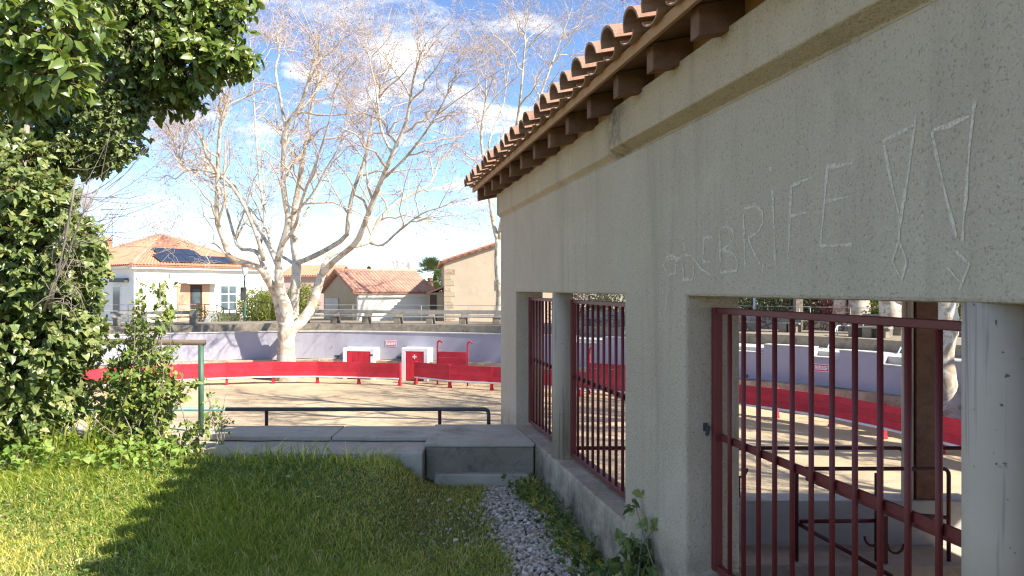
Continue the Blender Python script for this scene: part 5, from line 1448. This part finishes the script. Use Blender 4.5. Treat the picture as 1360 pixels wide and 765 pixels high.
# ---- small far trees
def far_bare(px, py, Y, h, seed, label):
    b = P(px, py, Y); b.z = TOWN_Z; g = random.Random(seed)
    lb = []
    for q in range(9):
        a = g.uniform(0, 6.28); L = h * g.uniform(0.75, 1.0); sp = g.uniform(0.05, 0.25)
        lb.append(([b + Vector((0, 0, h * .3)), b + Vector((math.cos(a) * L * sp * .5, math.sin(a) * L * sp * .5, L * .6)), b + Vector((math.cos(a) * L * sp, math.sin(a) * L * sp, L))], [.07, .05, .012]))
    plane_tree('bare_tree', label, [([b, b + Vector((0, 0, h * .3))], [.16, .12])], lb, seed, (5, 5, 4), b, h / 9, None, 0.1, 0.5, 2.0)
far_bare(535, 0, 64, 4.9, 301, 'small bare tree behind the low white building')
far_bare(116, 0, 56, 9.5, 302, 'bare tree left of the white house chimney')
def conifer(px, Y, ztop, rad, seed, label):
    b = P(px, 0, Y); b.z = TOWN_Z
    o = thing('cypress', b, label, 'tree')
    g = np.random.default_rng(seed); n = 2600
    u = g.uniform(0, 1, n); a = g.uniform(0, 6.283, n); rr = rad * (1 - u) ** 0.8 * g.uniform(0.5, 1.05, n)
    Pn = np.stack([b.x + np.cos(a) * rr, b.y + np.sin(a) * rr, TOWN_Z + 0.3 + u * (ztop - TOWN_Z - 0.3)], -1)
    D = np.stack([np.cos(a), np.sin(a), np.full(n, 1.3)], -1) + g.normal(size=(n, 3)) * .4
    V, T, k = leaf_tris(Pn, D, nrm(g.normal(size=(n, 3))), np.full(n, .22), 'small')
    tag(np_mesh('foliage', V, T, MAT['hedge'], o, rnd=np.repeat(g.uniform(0, 1, n), k)), kind='stuff')
    m = MB(); m.tube([b, b + Vector((0, 0, (ztop - TOWN_Z) * 0.8))], [.14, .03], 6); m.build('trunk', MAT['wood_old'], o)
conifer(490, 72, P(0, 355, 72).z, 1.0, 31, 'dark cypress top showing above the low building roof')
conifer(583, 70, P(0, 350, 70).z, 1.2, 32, 'dark cypress behind the palm tree')
# ================================================================== foreground: lawn, gravel, plants
MAT['grass'] = leaf_material('grass blades', [(0.16, 0.25, 0.045), (0.34, 0.42, 0.07), (0.60, 0.59, 0.13), (0.76, 0.69, 0.35)], 0.5, 0.3, 0.45)
def gravel_w(x, y):
    cx = -0.11 + (6.0 - y) * 0.185
    half = 0.155 + 0.03 * np.sin(y * 5.1) + (6.0 - y) * 0.045
    return (np.abs(x - cx + 0.03 * np.sin(y * 7)) / half)
def field(x, y, s, seed):                 # cheap smooth random field
    g = np.random.default_rng(seed); r = np.zeros_like(x)
    for k in range(7):
        a = g.uniform(0, 6.28); f = s * g.uniform(0.5, 1.8)
        r += np.sin((x * math.cos(a) + y * math.sin(a)) * f + g.uniform(0, 6.28))
    return r / 3.2
g = np.random.default_rng(77)
def blades(n, x0, x1, y0, y1, hmul=1.0, seed=1):
    x = g.uniform(x0, x1, n); y = g.uniform(y0, y1, n)
    keep = (x < wall_x(y, 1.36)) & (y < 5.93 + 0.06 * (x > -0.6))
    gw = gravel_w(x, y)
    keep &= (gw > 0.95) | (g.uniform(0, 1, n) < 0.10 * gw)
    patch = np.exp(-(((x + 0.28) / 0.28) ** 2 + ((y - 5.1) / 0.42) ** 2))          # trampled gravelly patch
    keep &= g.uniform(0, 1, n) > 0.65 * patch
    keep &= g.uniform(0, 1, n) < 0.78 + 0.30 * field(x, y, 4.0, 9)
    x, y = x[keep], y[keep]; n = len(x)
    clump = field(x, y, 3.2, 3)
    h = 0.8 * hmul * (0.050 + 0.030 * np.clip(clump, -0.7, 1.4)) * g.uniform(0.5, 1.55, n)
    edge = np.exp(-((y - 5.82) / 0.14) ** 2) * (x < -0.75); h *= 1 + (0.6 + 2.4 * (g.uniform(0, 1, n) > 0.85)) * edge
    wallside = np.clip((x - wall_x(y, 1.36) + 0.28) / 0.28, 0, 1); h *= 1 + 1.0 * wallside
    h *= 1 + 0.5 * sstep(-2.2, -3.2, x)
    h = np.maximum(h, 0.018)
    base = np.stack([x, y, lawn_z(x, y) - 0.006], -1)
    a = g.uniform(0, 6.283, n); lean = g.uniform(0.15, 0.95, n)
    d = np.stack([np.cos(a) * lean, np.sin(a) * lean, np.ones(n)], -1)
    side = np.stack([-np.sin(a), np.cos(a), np.zeros(n)], -1); w = g.uniform(0.0018, 0.0036, n)[:, None] * (0.7 + h[:, None] * 5)
    m = base + d * h[:, None] * 0.55
    tp = base + np.stack([np.cos(a) * lean * 1.8, np.sin(a) * lean * 1.8, np.full(n, 0.95)], -1) * h[:, None]
    V = np.stack([base - side * w, base + side * w, m + side * w * .8, m - side * w * .8, tp], 1).reshape(-1, 3)
    T = np.array([(0, 1, 2), (0, 2, 3), (3, 2, 4)])[None] + (np.arange(n) * 5)[:, None, None]
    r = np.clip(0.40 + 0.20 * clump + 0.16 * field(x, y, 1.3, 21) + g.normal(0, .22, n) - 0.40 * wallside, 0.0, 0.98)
    return V, T.reshape(-1, 3), np.repeat(r, 5)
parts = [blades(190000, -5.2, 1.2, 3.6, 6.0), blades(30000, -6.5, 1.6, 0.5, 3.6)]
Vs, Ts, Rs, b = [], [], [], 0
for V, T, r in parts:
    Vs.append(V); Ts.append(T + b); Rs.append(r); b += len(V)
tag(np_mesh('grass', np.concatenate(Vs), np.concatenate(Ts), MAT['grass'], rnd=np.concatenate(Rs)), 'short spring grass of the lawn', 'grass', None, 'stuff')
# clover and other small broad leaves in the turf
n = 26000
x = g.uniform(-4.6, 1.0, n); y = g.uniform(3.8, 5.95, n)
k_ = (field(x, y, 2.6, 14) + g.normal(0, .35, n) > 0.25) & (x < wall_x(y, 1.36)) & (gravel_w(x, y) > 0.9)
x, y = x[k_], y[k_]; n = len(x)
Pn = np.stack([x, y, lawn_z(x, y) + g.uniform(0.012, 0.05, n)], -1)
D = np.stack([g.normal(size=n), g.normal(size=n), g.uniform(-.1, .5, n)], -1)
V, T, k = leaf_tris(Pn, D, nrm(np.stack([g.normal(0, .35, n), g.normal(0, .35, n), np.ones(n)], -1)), g.uniform(.012, .030, n), 'ivy')
MAT['clover'] = leaf_material('clover leaves', [(0.09, 0.17, 0.035), (0.14, 0.23, 0.05), (0.20, 0.29, 0.075)], 0.5, 0.3, 0.3)
tag(np_mesh('clover', V, T, MAT['clover'], rnd=np.repeat(g.uniform(0, 1, n), k)), 'clover and low weeds in the lawn', 'clover', None, 'stuff')

# a few dead leaves and straws lying in the turf
n = 420
x = g.uniform(-4.4, 0.9, n); y = g.uniform(4.0, 5.9, n); k_ = x < wall_x(y, 1.36); x, y = x[k_], y[k_]; n = len(x)
V, T, k = leaf_tris(np.stack([x, y, lawn_z(x, y) + g.uniform(.01, .05, n)], -1), np.stack([g.normal(size=n), g.normal(size=n), g.normal(0, .2, n)], -1), nrm(np.stack([g.normal(0, .4, n), g.normal(0, .4, n), np.ones(n)], -1)), g.uniform(.015, .05, n), 'small')
MAT['straw'] = leaf_material('dry leaves', [(0.26, 0.16, 0.08), (0.42, 0.34, 0.22), (0.36, 0.25, 0.14), (0.52, 0.46, 0.32)], 0.8, 0.15, 0.2)
tag(np_mesh('fallen_leaves', V, T, MAT['straw'], rnd=np.repeat(g.uniform(0, 1, n), k)), 'dry leaves scattered in the lawn', 'dead leaves', None, 'stuff')

# gravel path: irregular broken stones
t = NT('grey gravel')
r = t.attr('rnd'); c = t.mix(r, (0.32, 0.27, 0.225), (0.78, 0.68, 0.585)); t.color(c); t.rough(0.9, 0.2); MAT['gravel'] = t.m
ico = bmesh.new(); bmesh.ops.create_icosphere(ico, subdivisions=1, radius=1.0)
iv = np.array([v.co[:] for v in ico.verts]); it = np.array([[v.index for v in f.verts] for f in ico.faces]); ico.free()
n = 26000
x = g.uniform(-1.1, 1.2, n); y = g.uniform(3.4, 6.0, n)
gw = gravel_w(x, y)
patch = np.exp(-(((x + 0.28) / 0.30) ** 2 + ((y - 5.1) / 0.45) ** 2))
keep = (g.uniform(0, 1, n) < np.clip(1.22 - gw, 0, 0.5) * 2 + 0.09 * patch) & (x < wall_x(y, 1.36)) & (y < 5.98)
x, y = x[keep], y[keep]; n = len(x)
s = 0.0045 + 0.0125 * g.uniform(0, 1, n) ** 1.6 * (1 + 0.5 * (g.uniform(0, 1, n) > 0.93))
# random rotations
q = nrm(g.normal(size=(n, 4)))
w_, a_, b_, c_ = q.T
Rm = np.stack([np.stack([1 - 2 * (b_ * b_ + c_ * c_), 2 * (a_ * b_ - c_ * w_), 2 * (a_ * c_ + b_ * w_)], -1), np.stack([2 * (a_ * b_ + c_ * w_), 1 - 2 * (a_ * a_ + c_ * c_), 2 * (b_ * c_ - a_ * w_)], -1), np.stack([2 * (a_ * c_ - b_ * w_), 2 * (b_ * c_ + a_ * w_), 1 - 2 * (a_ * a_ + b_ * b_)], -1)], 1)
loc = iv[None] * g.uniform(0.72, 1.2, (n, len(iv), 1)) * g.uniform(0.65, 1.35, (n, 1, 3))
V = np.einsum('nij,nkj->nki', Rm, loc) * s[:, None, None]; V[:, :, 2] *= 0.8
V = V + np.stack([x, y, lawn_z(x, y) + s * 0.35 + g.uniform(0, 0.006, n)], -1)[:, None]
T = it[None] + (np.arange(n) * len(iv))[:, None, None]
tag(np_mesh('gravel', V, T, MAT['gravel'], rnd=np.repeat(g.uniform(0, 1, n), len(iv))), 'grey gravel strip along the building', 'gravel', None, 'stuff')
# one loose pale stone by the block
m = MB(); c0 = np.array([0.14, 5.85, 0.065])
st = bpy.data.meshes.new('stone'); st.from_pydata([tuple(p) for p in iv * np.array([.05, .04, .035]) * rng.uniform(.8, 1.15, (len(iv), 1))], [], [tuple(f) for f in it]); st.materials.append(MAT['stone'])
o = link_mesh('stone', st, None, tuple(c0)); tag(o, 'loose ochre stone at the top of the gravel strip', 'stone')

# ---- shared leaf builder for shrubs: leaves on twigs, the nearest 300 as single pieces
def leafy(o, tips, dirs, per, size, kind, mat, seed, twig_len, single=300, droop=0.35, twig_r=0.0035, face=(0.55, -0.45, 0.6), twig_mat='wood_old', facew=0.6, curl=0.0):
    g = np.random.default_rng(seed)
    n = len(tips)
    s = np.linspace(0, 1, 4)
    Pt = tips[:, None] - dirs[:, None] * (twig_len * (1 - s))[None, :, None]
    Pt = Pt + g.normal(size=Pt.shape) * twig_len * 0.04
    V, T = tubes(Pt, np.tile((twig_r * (1 - 0.6 * s))[None], (n, 1)), 3)
    tag(np_mesh('twigs', V, T, MAT[twig_mat], o), kind='stuff')
    tt = g.uniform(0.0, 1.0, (n, per)); tt[:, 0] = 1.0
    base = (tips[:, None] - dirs[:, None] * (twig_len * (1 - tt))[..., None]).reshape(-1, 3)
    N_ = n * per
    dd = np.repeat(dirs, per, 0)
    pr = g.normal(size=(N_, 3)); pr = nrm(pr - dd * (pr * dd).sum(1, keepdims=True))
    D = nrm(dd * 0.5 + pr * 0.9 + np.array([0, 0, -droop]))
    Nn = nrm(np.array(face)[None] * facew + g.normal(size=(N_, 3)) * 0.55 + np.array([0, 0, 0.35]) + dd * 0.3)
    L = size * g.uniform(0.4, 1.25, N_)
    dist = np.linalg.norm(base - np.array([0, 0, H]), axis=1)
    order = np.argsort(dist)
    sel = order[:single * 3][::3] if len(order) > single * 3 else order[:single]
    mask = np.ones(N_, bool); mask[sel] = False
    V, T, k = leaf_tris(base[mask], D[mask], Nn[mask], L[mask], kind)
    tag(np_mesh('foliage', V, T, MAT[mat], o, rnd=np.repeat(g.uniform(0, 1, mask.sum()), k), smooth=kind == 'big'), kind='stuff')
    tv, tf = LEAF[kind]
    me = bpy.data.meshes.new('leaf'); me.from_pydata([tuple(p) for p in tv], [], [tuple(f) for f in tf]); me.materials.append(MAT[mat])
    if kind == 'big': me.polygons.foreach_set('use_smooth', [True] * len(tf))
    off = origin_of(o)
    for i in sel:
        d = D[i]; bb = nrm(np.cross(Nn[i], d)); nn_ = np.cross(d, bb); l = L[i]; p = base[i]
        M = Matrix(((d[0] * l, bb[0] * l, nn_[0] * l, p[0] - off.x), (d[1] * l, bb[1] * l, nn_[1] * l, p[1] - off.y), (d[2] * l, bb[2] * l, nn_[2] * l, p[2] - off.z), (0, 0, 0, 1)))
        lf = link_mesh('leaf', me, o); lf.matrix_basis = M
def ell_tips(ells, n, seed, inner=0.8, keep=None):
    Pn, d, g = shell_points(ells, n, seed, inner)
    if keep is not None:
        k = keep(Pn); Pn, d = Pn[k], d[k]
    return Pn, d, g

# ---- evergreen tree hanging in from the upper left: big glossy leaves
MAT['glossy'] = leaf_material('glossy evergreen leaves', [(0.075, 0.12, 0.022), (0.125, 0.18, 0.034), (0.18, 0.24, 0.052), (0.25, 0.28, 0.075)], 0.27, 0.55, 0.25)
MAT['ivy'] = leaf_material('ivy leaves', [(0.08, 0.12, 0.035), (0.14, 0.19, 0.055), (0.20, 0.25, 0.08), (0.32, 0.33, 0.12)], 0.34, 0.5, 0.25)
MAT['young'] = leaf_material('young shrub leaves', [(0.09, 0.15, 0.03), (0.15, 0.225, 0.045), (0.24, 0.30, 0.065), (0.33, 0.30, 0.085)], 0.4, 0.4, 0.3)
MAT['grey_bark'] = simple('grey shrub bark', (0.20, 0.165, 0.13), (0.30, 0.26, 0.21), 9, 0.9, 0.15, 0.5, 40, 0.006)
eg = thing('evergreen_tree', (-4.9, 5.6, 0.0), 'tall glossy-leaved evergreen tree hanging in from the upper left', 'tree')
m = MB(); m.tube([(-4.9, 5.6, 0.0), (-4.85, 5.6, 1.2), (-4.7, 5.5, 2.4), (-4.5, 5.4, 3.6), (-4.3, 5.2, 5.0)], [.16, .13, .12, .10, .05], 12); m.build('trunk', MAT['grey_bark'], eg, smooth=True)
for pts in ([(-4.5, 5.4, 3.4), (-3.6, 6.1, 3.7), (-2.9, 6.2, 3.7), (-2.3, 6.1, 3.5)], [(-4.5, 5.4, 3.5), (-3.3, 4.6, 3.5), (-2.8, 4.3, 3.2)], [(-4.6, 5.45, 3.0), (-3.7, 6.1, 3.3), (-3.0, 6.3, 3.3)], [(-4.5, 5.4, 3.7), (-3.3, 6.2, 4.3), (-2.5, 6.2, 4.1)]):
    m = MB(); m.tube(pts, [.04, .025, .015, .006][:len(pts)], 8); m.build('limb', MAT['grey_bark'], eg, smooth=True)
ells = [(tuple(P(60, 30, 4.3)), (.34, .34, .34)), (tuple(P(75, 95, 4.25)), (.20, .22, .18)), (tuple(P(15, 60, 4.6)), (.36, .4, .5)), (tuple(P(220, 20, 6.2)), (.56, .5, .42)), (tuple(P(255, 75, 6.1)), (.44, .42, .30)),
        (tuple(P(305, 78, 6.0)), (.22, .24, .11)), (tuple(P(210, 120, 6.3)), (.38, .36, .25)), (tuple(P(120, -60, 6.3)), (1.0, .7, .5)), (tuple(P(270, -40, 6.2)), (.52, .5, .42)), (tuple(P(150, 60, 6.6)), (.6, .4, .6)), (tuple(P(315, 20, 6.1)), (.15, .2, .2)), (tuple(P(40, 130, 6.4)), (.7, .4, .6))]
tips, d, g2 = ell_tips(ells, 2500, 7, 0.72)
dirs = nrm(d + np.array([0.25, -0.1, -0.15]) + g2.normal(size=d.shape) * 0.35)
extra = []
for k in range(16):                          # the long spray that points right
    f = k / 15; p = P(285 + 62 * f, 62 + 16 * f, 6.0); extra.append((p.x, p.y + random.uniform(-.05, .05), p.z + random.uniform(-.02, .02)))
tips = np.concatenate([tips, np.array(extra)]); dirs = np.concatenate([dirs, nrm(np.tile([1.0, 0, -0.15], (16, 1)) + g2.normal(size=(16, 3)) * .25)])
leafy(eg, tips, dirs, 9, 0.088, 'big', 'glossy', 8, 0.20, 300, 0.55)

# ---- ivy covering the trunk and the wall of shrubs at the left edge
iv_t = thing('ivy', (-3.6, 5.7, float(lawn_z(-3.6, 5.7))), 'dense ivy climbing the evergreen trunk at the left edge', 'ivy')
for pts in ([(-3.9, 6.1, 0.1), (-4.0, 6.1, 1.0), (-3.95, 6.0, 2.0), (-3.8, 5.9, 2.9)], [(-4.2, 6.0, 0.1), (-4.3, 5.9, 1.2), (-4.2, 5.8, 2.2)]):
    m = MB(); m.tube(pts, [.05, .04, .035, .02][:len(pts)], 7); m.build('stem', MAT['grey_bark'], iv_t, smooth=True)
ells = [(tuple(P(10, 330, 5.6)), (.62, .45, .5)), (tuple(P(70, 360, 5.75)), (.40, .36, .42)), (tuple(P(25, 450, 5.7)), (.55, .45, .5)), (tuple(P(85, 440, 5.9)), (.30, .34, .42)), (tuple(P(20, 540, 5.8)), (.42, .4, .28)), (tuple(P(40, 265, 5.6)), (.35, .35, .25)),
        (tuple(P(105, 330, 5.9)), (.2, .26, .3)), (tuple(P(-70, 400, 5.7)), (.6, .6, 1.2)), (tuple(P(75, 530, 6.0)), (.3, .3, .22)), (tuple(P(10, 400, 6.2)), (.6, .3, 1.2)), (tuple(P(-20, 230, 5.9)), (.6, .4, .4))]
tips, d, g2 = ell_tips(ells, 4200, 17, 0.72)
dirs = nrm(d + np.array([0.1, -0.2, -0.1]) + g2.normal(size=d.shape) * 0.5)
leafy(iv_t, tips, dirs, 8, 0.062, 'ivy', 'ivy', 18, 0.13, 300, 0.5, 0.0025)
iv2 = thing('ivy', (-3.5, 6.1, 2.4), 'small-leaved ivy tangle hanging under the evergreen branches', 'ivy')
ells = [(tuple(P(165, 100, 6.1)), (.26, .28, .52)), (tuple(P(150, 175, 6.1)), (.28, .28, .32)), (tuple(P(115, 205, 6.1)), (.3, .28, .2)), (tuple(P(60, 190, 6.5)), (.5, .35, .4)), (tuple(P(180, 30, 5.9)), (.24, .28, .35))]
m = MB(); m.tube([(-3.5, 6.15, 2.5), (-3.3, 6.15, 2.9), (-3.2, 6.1, 3.6)], [.03, .025, .012], 7); m.build('stem', MAT['grey_bark'], iv2, smooth=True)
tips, d, g2 = ell_tips(ells, 1900, 19, 0.6)
dirs = nrm(d + np.array([0.1, -0.2, -0.2]) + g2.normal(size=d.shape) * 0.5)
leafy(iv2, tips, dirs, 8, 0.042, 'ivy', 'ivy', 20, 0.11, 200, 0.5, 0.0022)

# bare grey branches and fine dead twigs between ivy and sky
bb = thing('bare_branches', P(60, 420, 5.4), 'bare grey branches poking out of the ivy towards the sky', 'branches')
g3 = np.random.default_rng(33)
Pl, Rl = [], []
for a, b_, r0 in (((62, 410), (105, 235), .014), ((62, 410), (128, 250), .010), ((70, 340), (112, 245), .009)):
    A, B = P(*a, 5.35), P(*b_, 5.2); pts = [A.lerp(B, i / 5) + Vector((random.uniform(-.015, .015), random.uniform(-.03, .03), random.uniform(-.015, .015))) for i in range(6)]
    m = MB(); m.tube(pts, [r0 * (1 - .12 * i) for i in range(6)], 7); m.build('branch', MAT['grey_bark'], bb, smooth=True)
for k in range(34):
    A = P(g3.uniform(85, 150), g3.uniform(215, 330), 5.25); an = g3.uniform(-0.15, 1.25); L = g3.uniform(.25, .65)
    B = A + Vector((math.cos(an) * L, g3.uniform(-.15, .15), math.sin(an) * L)); C_ = A.lerp(B, .5) + Vector((g3.uniform(-.03, .03), 0, -0.04))
    Pl.append([A, A.lerp(C_, .8), C_.lerp(B, .4), B]); Rl.append([.0028, .0022, .0016, .0009])
V, T = tubes(np.array([[tuple(p) for p in q] for q in Pl]), np.array(Rl), 4); tag(np_mesh('fine_twigs', V, T, MAT['grey_bark'], bb), kind='stuff')
Pl, Rl = [], []
for k in range(60):                                     # pale dead tangle in the ivy
    A = P(g3.uniform(65, 110), g3.uniform(315, 405), 5.3); an = g3.uniform(-3.1, 3.1); L = g3.uniform(.08, .25)
    B = A + Vector((math.cos(an) * L, g3.uniform(-.1, .1), math.sin(an) * L)); Pl.append([A, A.lerp(B, .5) + Vector((0, 0, .02)), B]); Rl.append([.0028, .002, .001])
V, T = tubes(np.array([[tuple(p) for p in q] for q in Pl]), np.array(Rl), 4); tag(np_mesh('dead_tangle', V, T, MAT['grey_bark'], bb), kind='stuff')

# ---- young upright shrub before the rails
sh = thing('young_shrub', (P(180, 0, 5.95).x, 5.95, float(lawn_z(-3, 5.9))), 'young upright shrub with yellow-green leaves in front of the rail', 'shrub')
g4 = np.random.default_rng(44); tips, dirs = [], []
for k in range(60):
    px0 = g4.normal(178, 26); base = P(px0, 612, g4.uniform(5.8, 6.15)); base.z = float(lawn_z(base.x, min(base.y, 5.95)))
    hk = g4.uniform(0.45, 1.0)
    if k < 16: px1, py1 = g4.normal(196, 15), g4.uniform(366, 440)
    else:
        px1 = g4.normal(178, 40) + (px0 - 178) * .6; py1 = 420 + abs(px1 - 180) * 0.9 + g4.uniform(-5, 95)
    top = P(float(np.clip(px1, 95, 285)), py1, base.y - g4.uniform(-.1, .2))
    pts = [base.lerp(top, i / 5) + Vector((g4.normal(0, .012), g4.normal(0, .012), 0)) * (i > 0) for i in range(6)]
    m = MB(); m.tube(pts, [.007, .006, .005, .004, .003, .002], 5); m.build('stem', MAT['grey_bark'], sh, smooth=True)
    for q in range(15):
        f = g4.uniform(0.16, 1.0); p = base.lerp(top, f); dd = Vector((g4.normal(), g4.normal() * .8, g4.uniform(.1, .9))).normalized()
        tips.append(p + dd * 0.10 * (1.15 - f * .5)); dirs.append(dd)
tips, dirs = np.array([tuple(p) for p in tips]), np.array([tuple(p) for p in dirs])
leafy(sh, tips, dirs, 7, 0.054, 'big', 'young', 45, 0.11, 300, 0.25, 0.0018, twig_mat='grey_bark')
# low bramble at the foot of the green post
br = thing('bramble', (P(285, 0, 6.1).x, 6.1, 0.2), 'leafy bramble shoot beside the green post', 'shrub')
tips, dirs = [], []
for k in range(6):
    a = P(g4.uniform(262, 300), 590, 6.0); b_ = P(g4.uniform(255, 305), g4.uniform(505, 565), 6.0)
    m = MB(); m.tube([a, a.lerp(b_, .5) + Vector((g4.normal(0, .03), 0, .02)), b_], [.004, .003, .0015], 5); m.build('stem', MAT['grey_bark'], br)
    for q in range(7):
        dd = Vector((g4.normal(), g4.normal(), g4.uniform(0, .8))).normalized(); p = a.lerp(b_, g4.uniform(.2, 1)); tips.append(tuple(p + dd * .05)); dirs.append(tuple(dd))
leafy(br, np.array(tips), np.array(dirs), 4, 0.035, 'big', 'young', 46, 0.06, 40, 0.2, 0.0013, twig_mat='grey_bark')

# ---- broad pale weeds and brown litter under the shrubs
wd = thing('broad_weeds', (P(30, 0, 5.7).x, 5.7, .1), 'pale green broad-leaved weeds at the foot of the ivy', 'weeds')
g5 = np.random.default_rng(55)
n = 620; px = g5.uniform(-40, 240, n); Yw = g5.uniform(5.45, 5.95, n)
X = (px - 680) / F * Yw; dens = np.where(px < 75, 1.0, 0.45); kk = g5.uniform(0, 1, n) < dens; X, Yw = X[kk], Yw[kk]; n = len(X)
tips = np.stack([X, Yw, lawn_z(X, Yw) + g5.uniform(.05, .22, n)], -1); dirs = nrm(np.stack([g5.normal(0, .6, n), g5.normal(0, .6, n) - .2, np.ones(n)], -1))
MAT['weed'] = leaf_material('weed leaves', [(0.16, 0.26, 0.05), (0.22, 0.33, 0.065), (0.30, 0.39, 0.09)], 0.5, 0.3, 0.35)
leafy(wd, tips, dirs, 4, 0.050, 'ivy', 'weed', 56, 0.12, 120, 0.1, 0.0016, twig_mat='grey_bark')
MAT['litter'] = leaf_material('dead leaves', [(0.13, 0.055, 0.03), (0.22, 0.10, 0.055), (0.30, 0.17, 0.11), (0.10, 0.05, 0.035)], 0.8, 0.15, 0.15)
n = 2600; px = g5.uniform(-30, 235, n); Yw = g5.uniform(5.75, 6.4, n); X = (px - 680) / F * Yw
Pn = np.stack([X, Yw, lawn_z(X, Yw) + 0.02 + g5.uniform(0, .07, n)], -1)
V, T, k = leaf_tris(Pn, g5.normal(size=(n, 3)), nrm(g5.normal(size=(n, 3)) + np.array([0, 0, .8])), g5.uniform(.03, .075, n), 'ivy')
tag(np_mesh('leaf_litter', V, T, MAT['litter'], rnd=np.repeat(g5.uniform(0, 1, n), k)), 'brown dead leaves under the shrubs', 'dead leaves', None, 'stuff')
# dandelion
dn = thing('dandelion', (P(148, 0, 5.6).x, 5.6, .1), 'single yellow dandelion in the sunlit grass', 'flower')
q = P(148, 648, 5.55)
m = MB(); m.tube([(q.x, 5.55, .08), tuple(q)], .002, 5); m.build('stem', MAT['clover'], dn)
MAT['yellow'] = simple('dandelion yellow', (0.70, 0.52, 0.02), (0.75, 0.6, 0.03), 50, 0.6)
m = MB()
for k in range(16):
    a = k / 16 * 6.283; e = Vector((math.cos(a), math.sin(a), .35)) * .02; s_ = Vector((-math.sin(a), math.cos(a), 0)) * .004
    m.add([q, q + e + s_, q + e * 1.1, q + e - s_], [(0, 1, 2, 3)])
tag(m.build('petals', MAT['yellow'], dn), kind='stuff')

# ---- weed plant growing against the wall, below the near opening
wp_ = thing('wall_weed', W(3.55, 1.2, 0), 'dark leafy weed growing at the foot of the wide pier', 'weed')
tips, dirs = [], []
for k in range(13):
    a = W(3.5 + g5.normal(0, .12), 1.24 + g5.normal(0, .05), 0.0)
    tgt = P(841, 662, 3.75) if k == 0 else P(g5.uniform(838, 892), g5.uniform(690, 760), 3.6)
    b_ = Vector(tgt); pts = [a, a.lerp(b_, .5) + Vector((g5.normal(0, .015), 0, .02)), b_]
    m = MB(); m.tube(pts, [.005, .004, .002], 6); m.build('stem', MAT['grey_bark'], wp_)
    for q in range(6 if k else 5):
        f = g5.uniform(.25, 1) if k else [.55, .68, .8, .92, 1.0][q]; dd = Vector((g5.normal(), g5.normal() - .3, g5.uniform(-.1, .6))).normalized(); tips.append(tuple(a.lerp(b_, f) + dd * .05)); dirs.append(tuple(dd))
leafy(wp_, np.array(tips), np.array(dirs), 4, 0.058, 'ivy', 'ivy', 58, .06, 150, .25, .0015, twig_mat='grey_bark')

# ---- low dark weeds along the foot of the wall
ww_ = thing('wall_foot_weeds', W(4.4, 1.25, 0), 'row of low dark weeds between the gravel strip and the wall', 'weeds')
n = 260; uu = g5.uniform(2.6, 5.7, n); vv = 1.36 - np.abs(g5.normal(0, .11, n)) - 0.01
X = -SA * uu + CA * vv; Yw = CA * uu + SA * vv
tips = np.stack([X, Yw, lawn_z(X, Yw) + g5.uniform(.04, .17, n)], -1); dirs = nrm(np.stack([g5.normal(-.2, .6, n), g5.normal(0, .6, n), np.ones(n)], -1))
MAT['dark_weed'] = leaf_material('dark weed leaves', [(0.05, 0.09, 0.025), (0.08, 0.135, 0.035), (0.13, 0.19, 0.05), (0.26, 0.25, 0.08)], 0.5, 0.3, 0.3)
leafy(ww_, tips, dirs, 5, 0.036, 'ivy', 'dark_weed', 59, .09, 100, .15, .0014, twig_mat='grey_bark')

# ---- rails on the near edge
gp = thing('green_railing', (P(267, 0, 6.5).x, 6.5, .374), 'green painted rail post with weathered top rail beside the shrub', 'railing')
q = P(267, 455, 6.5)
m = MB(); m.tube([(q.x, 6.5, .36), (q.x, 6.5, q.z - .015)], .023, 12); m.build('post', MAT['green_paint'], gp, smooth=True)
m = MB(); m.tube([(q.x + .035, 6.5, q.z + .003), (q.x - 1.9, 6.52, q.z + .02)], .024, 12); m.build('top_rail', MAT['rust_rail'], gp, smooth=True)
m = MB(); m.tube([(q.x - 1.8, 6.52, .34), (q.x - 1.8, 6.52, q.z - .012)], .023, 12); m.build('post', MAT['green_paint'], gp, smooth=True)
hr2 = thing('low_handrail', (-1.5, 7.2, -.47), 'long low teal handrail behind the platform, coloured dark at right for its shade', 'railing')
zr_ = P(0, 543, 7.2).z
xe = P(649, 0, 7.2).x; x3 = P(300, 0, 7.2).x
m = MB(); m.tube([(x3, 7.2, zr_)] + [tuple(p) for p in rounded((x3, 7.2, zr_), (xe, 7.2, zr_), (xe, 7.2, -.47), .05)] + [(xe, 7.2, -.468)], .019, 10); m.build('rail', MAT['steel_dark'], hr2, smooth=True)  # same teal rail, this length coloured dark to stand for the shade
m = MB(); m.tube([(x3 - 3.6, 7.2, zr_), (x3 - .002, 7.2, zr_)], .0192, 10); m.build('rail', MAT['teal_paint'], hr2, smooth=True)
for px in (354, 584, 150, -20):
    x = P(px, 0, 7.2).x; m = MB(); m.tube([(x, 7.2, -.468), (x, 7.2, zr_ - .012)], .017, 8); m.build('post', MAT['rail_steel'], hr2, smooth=True)
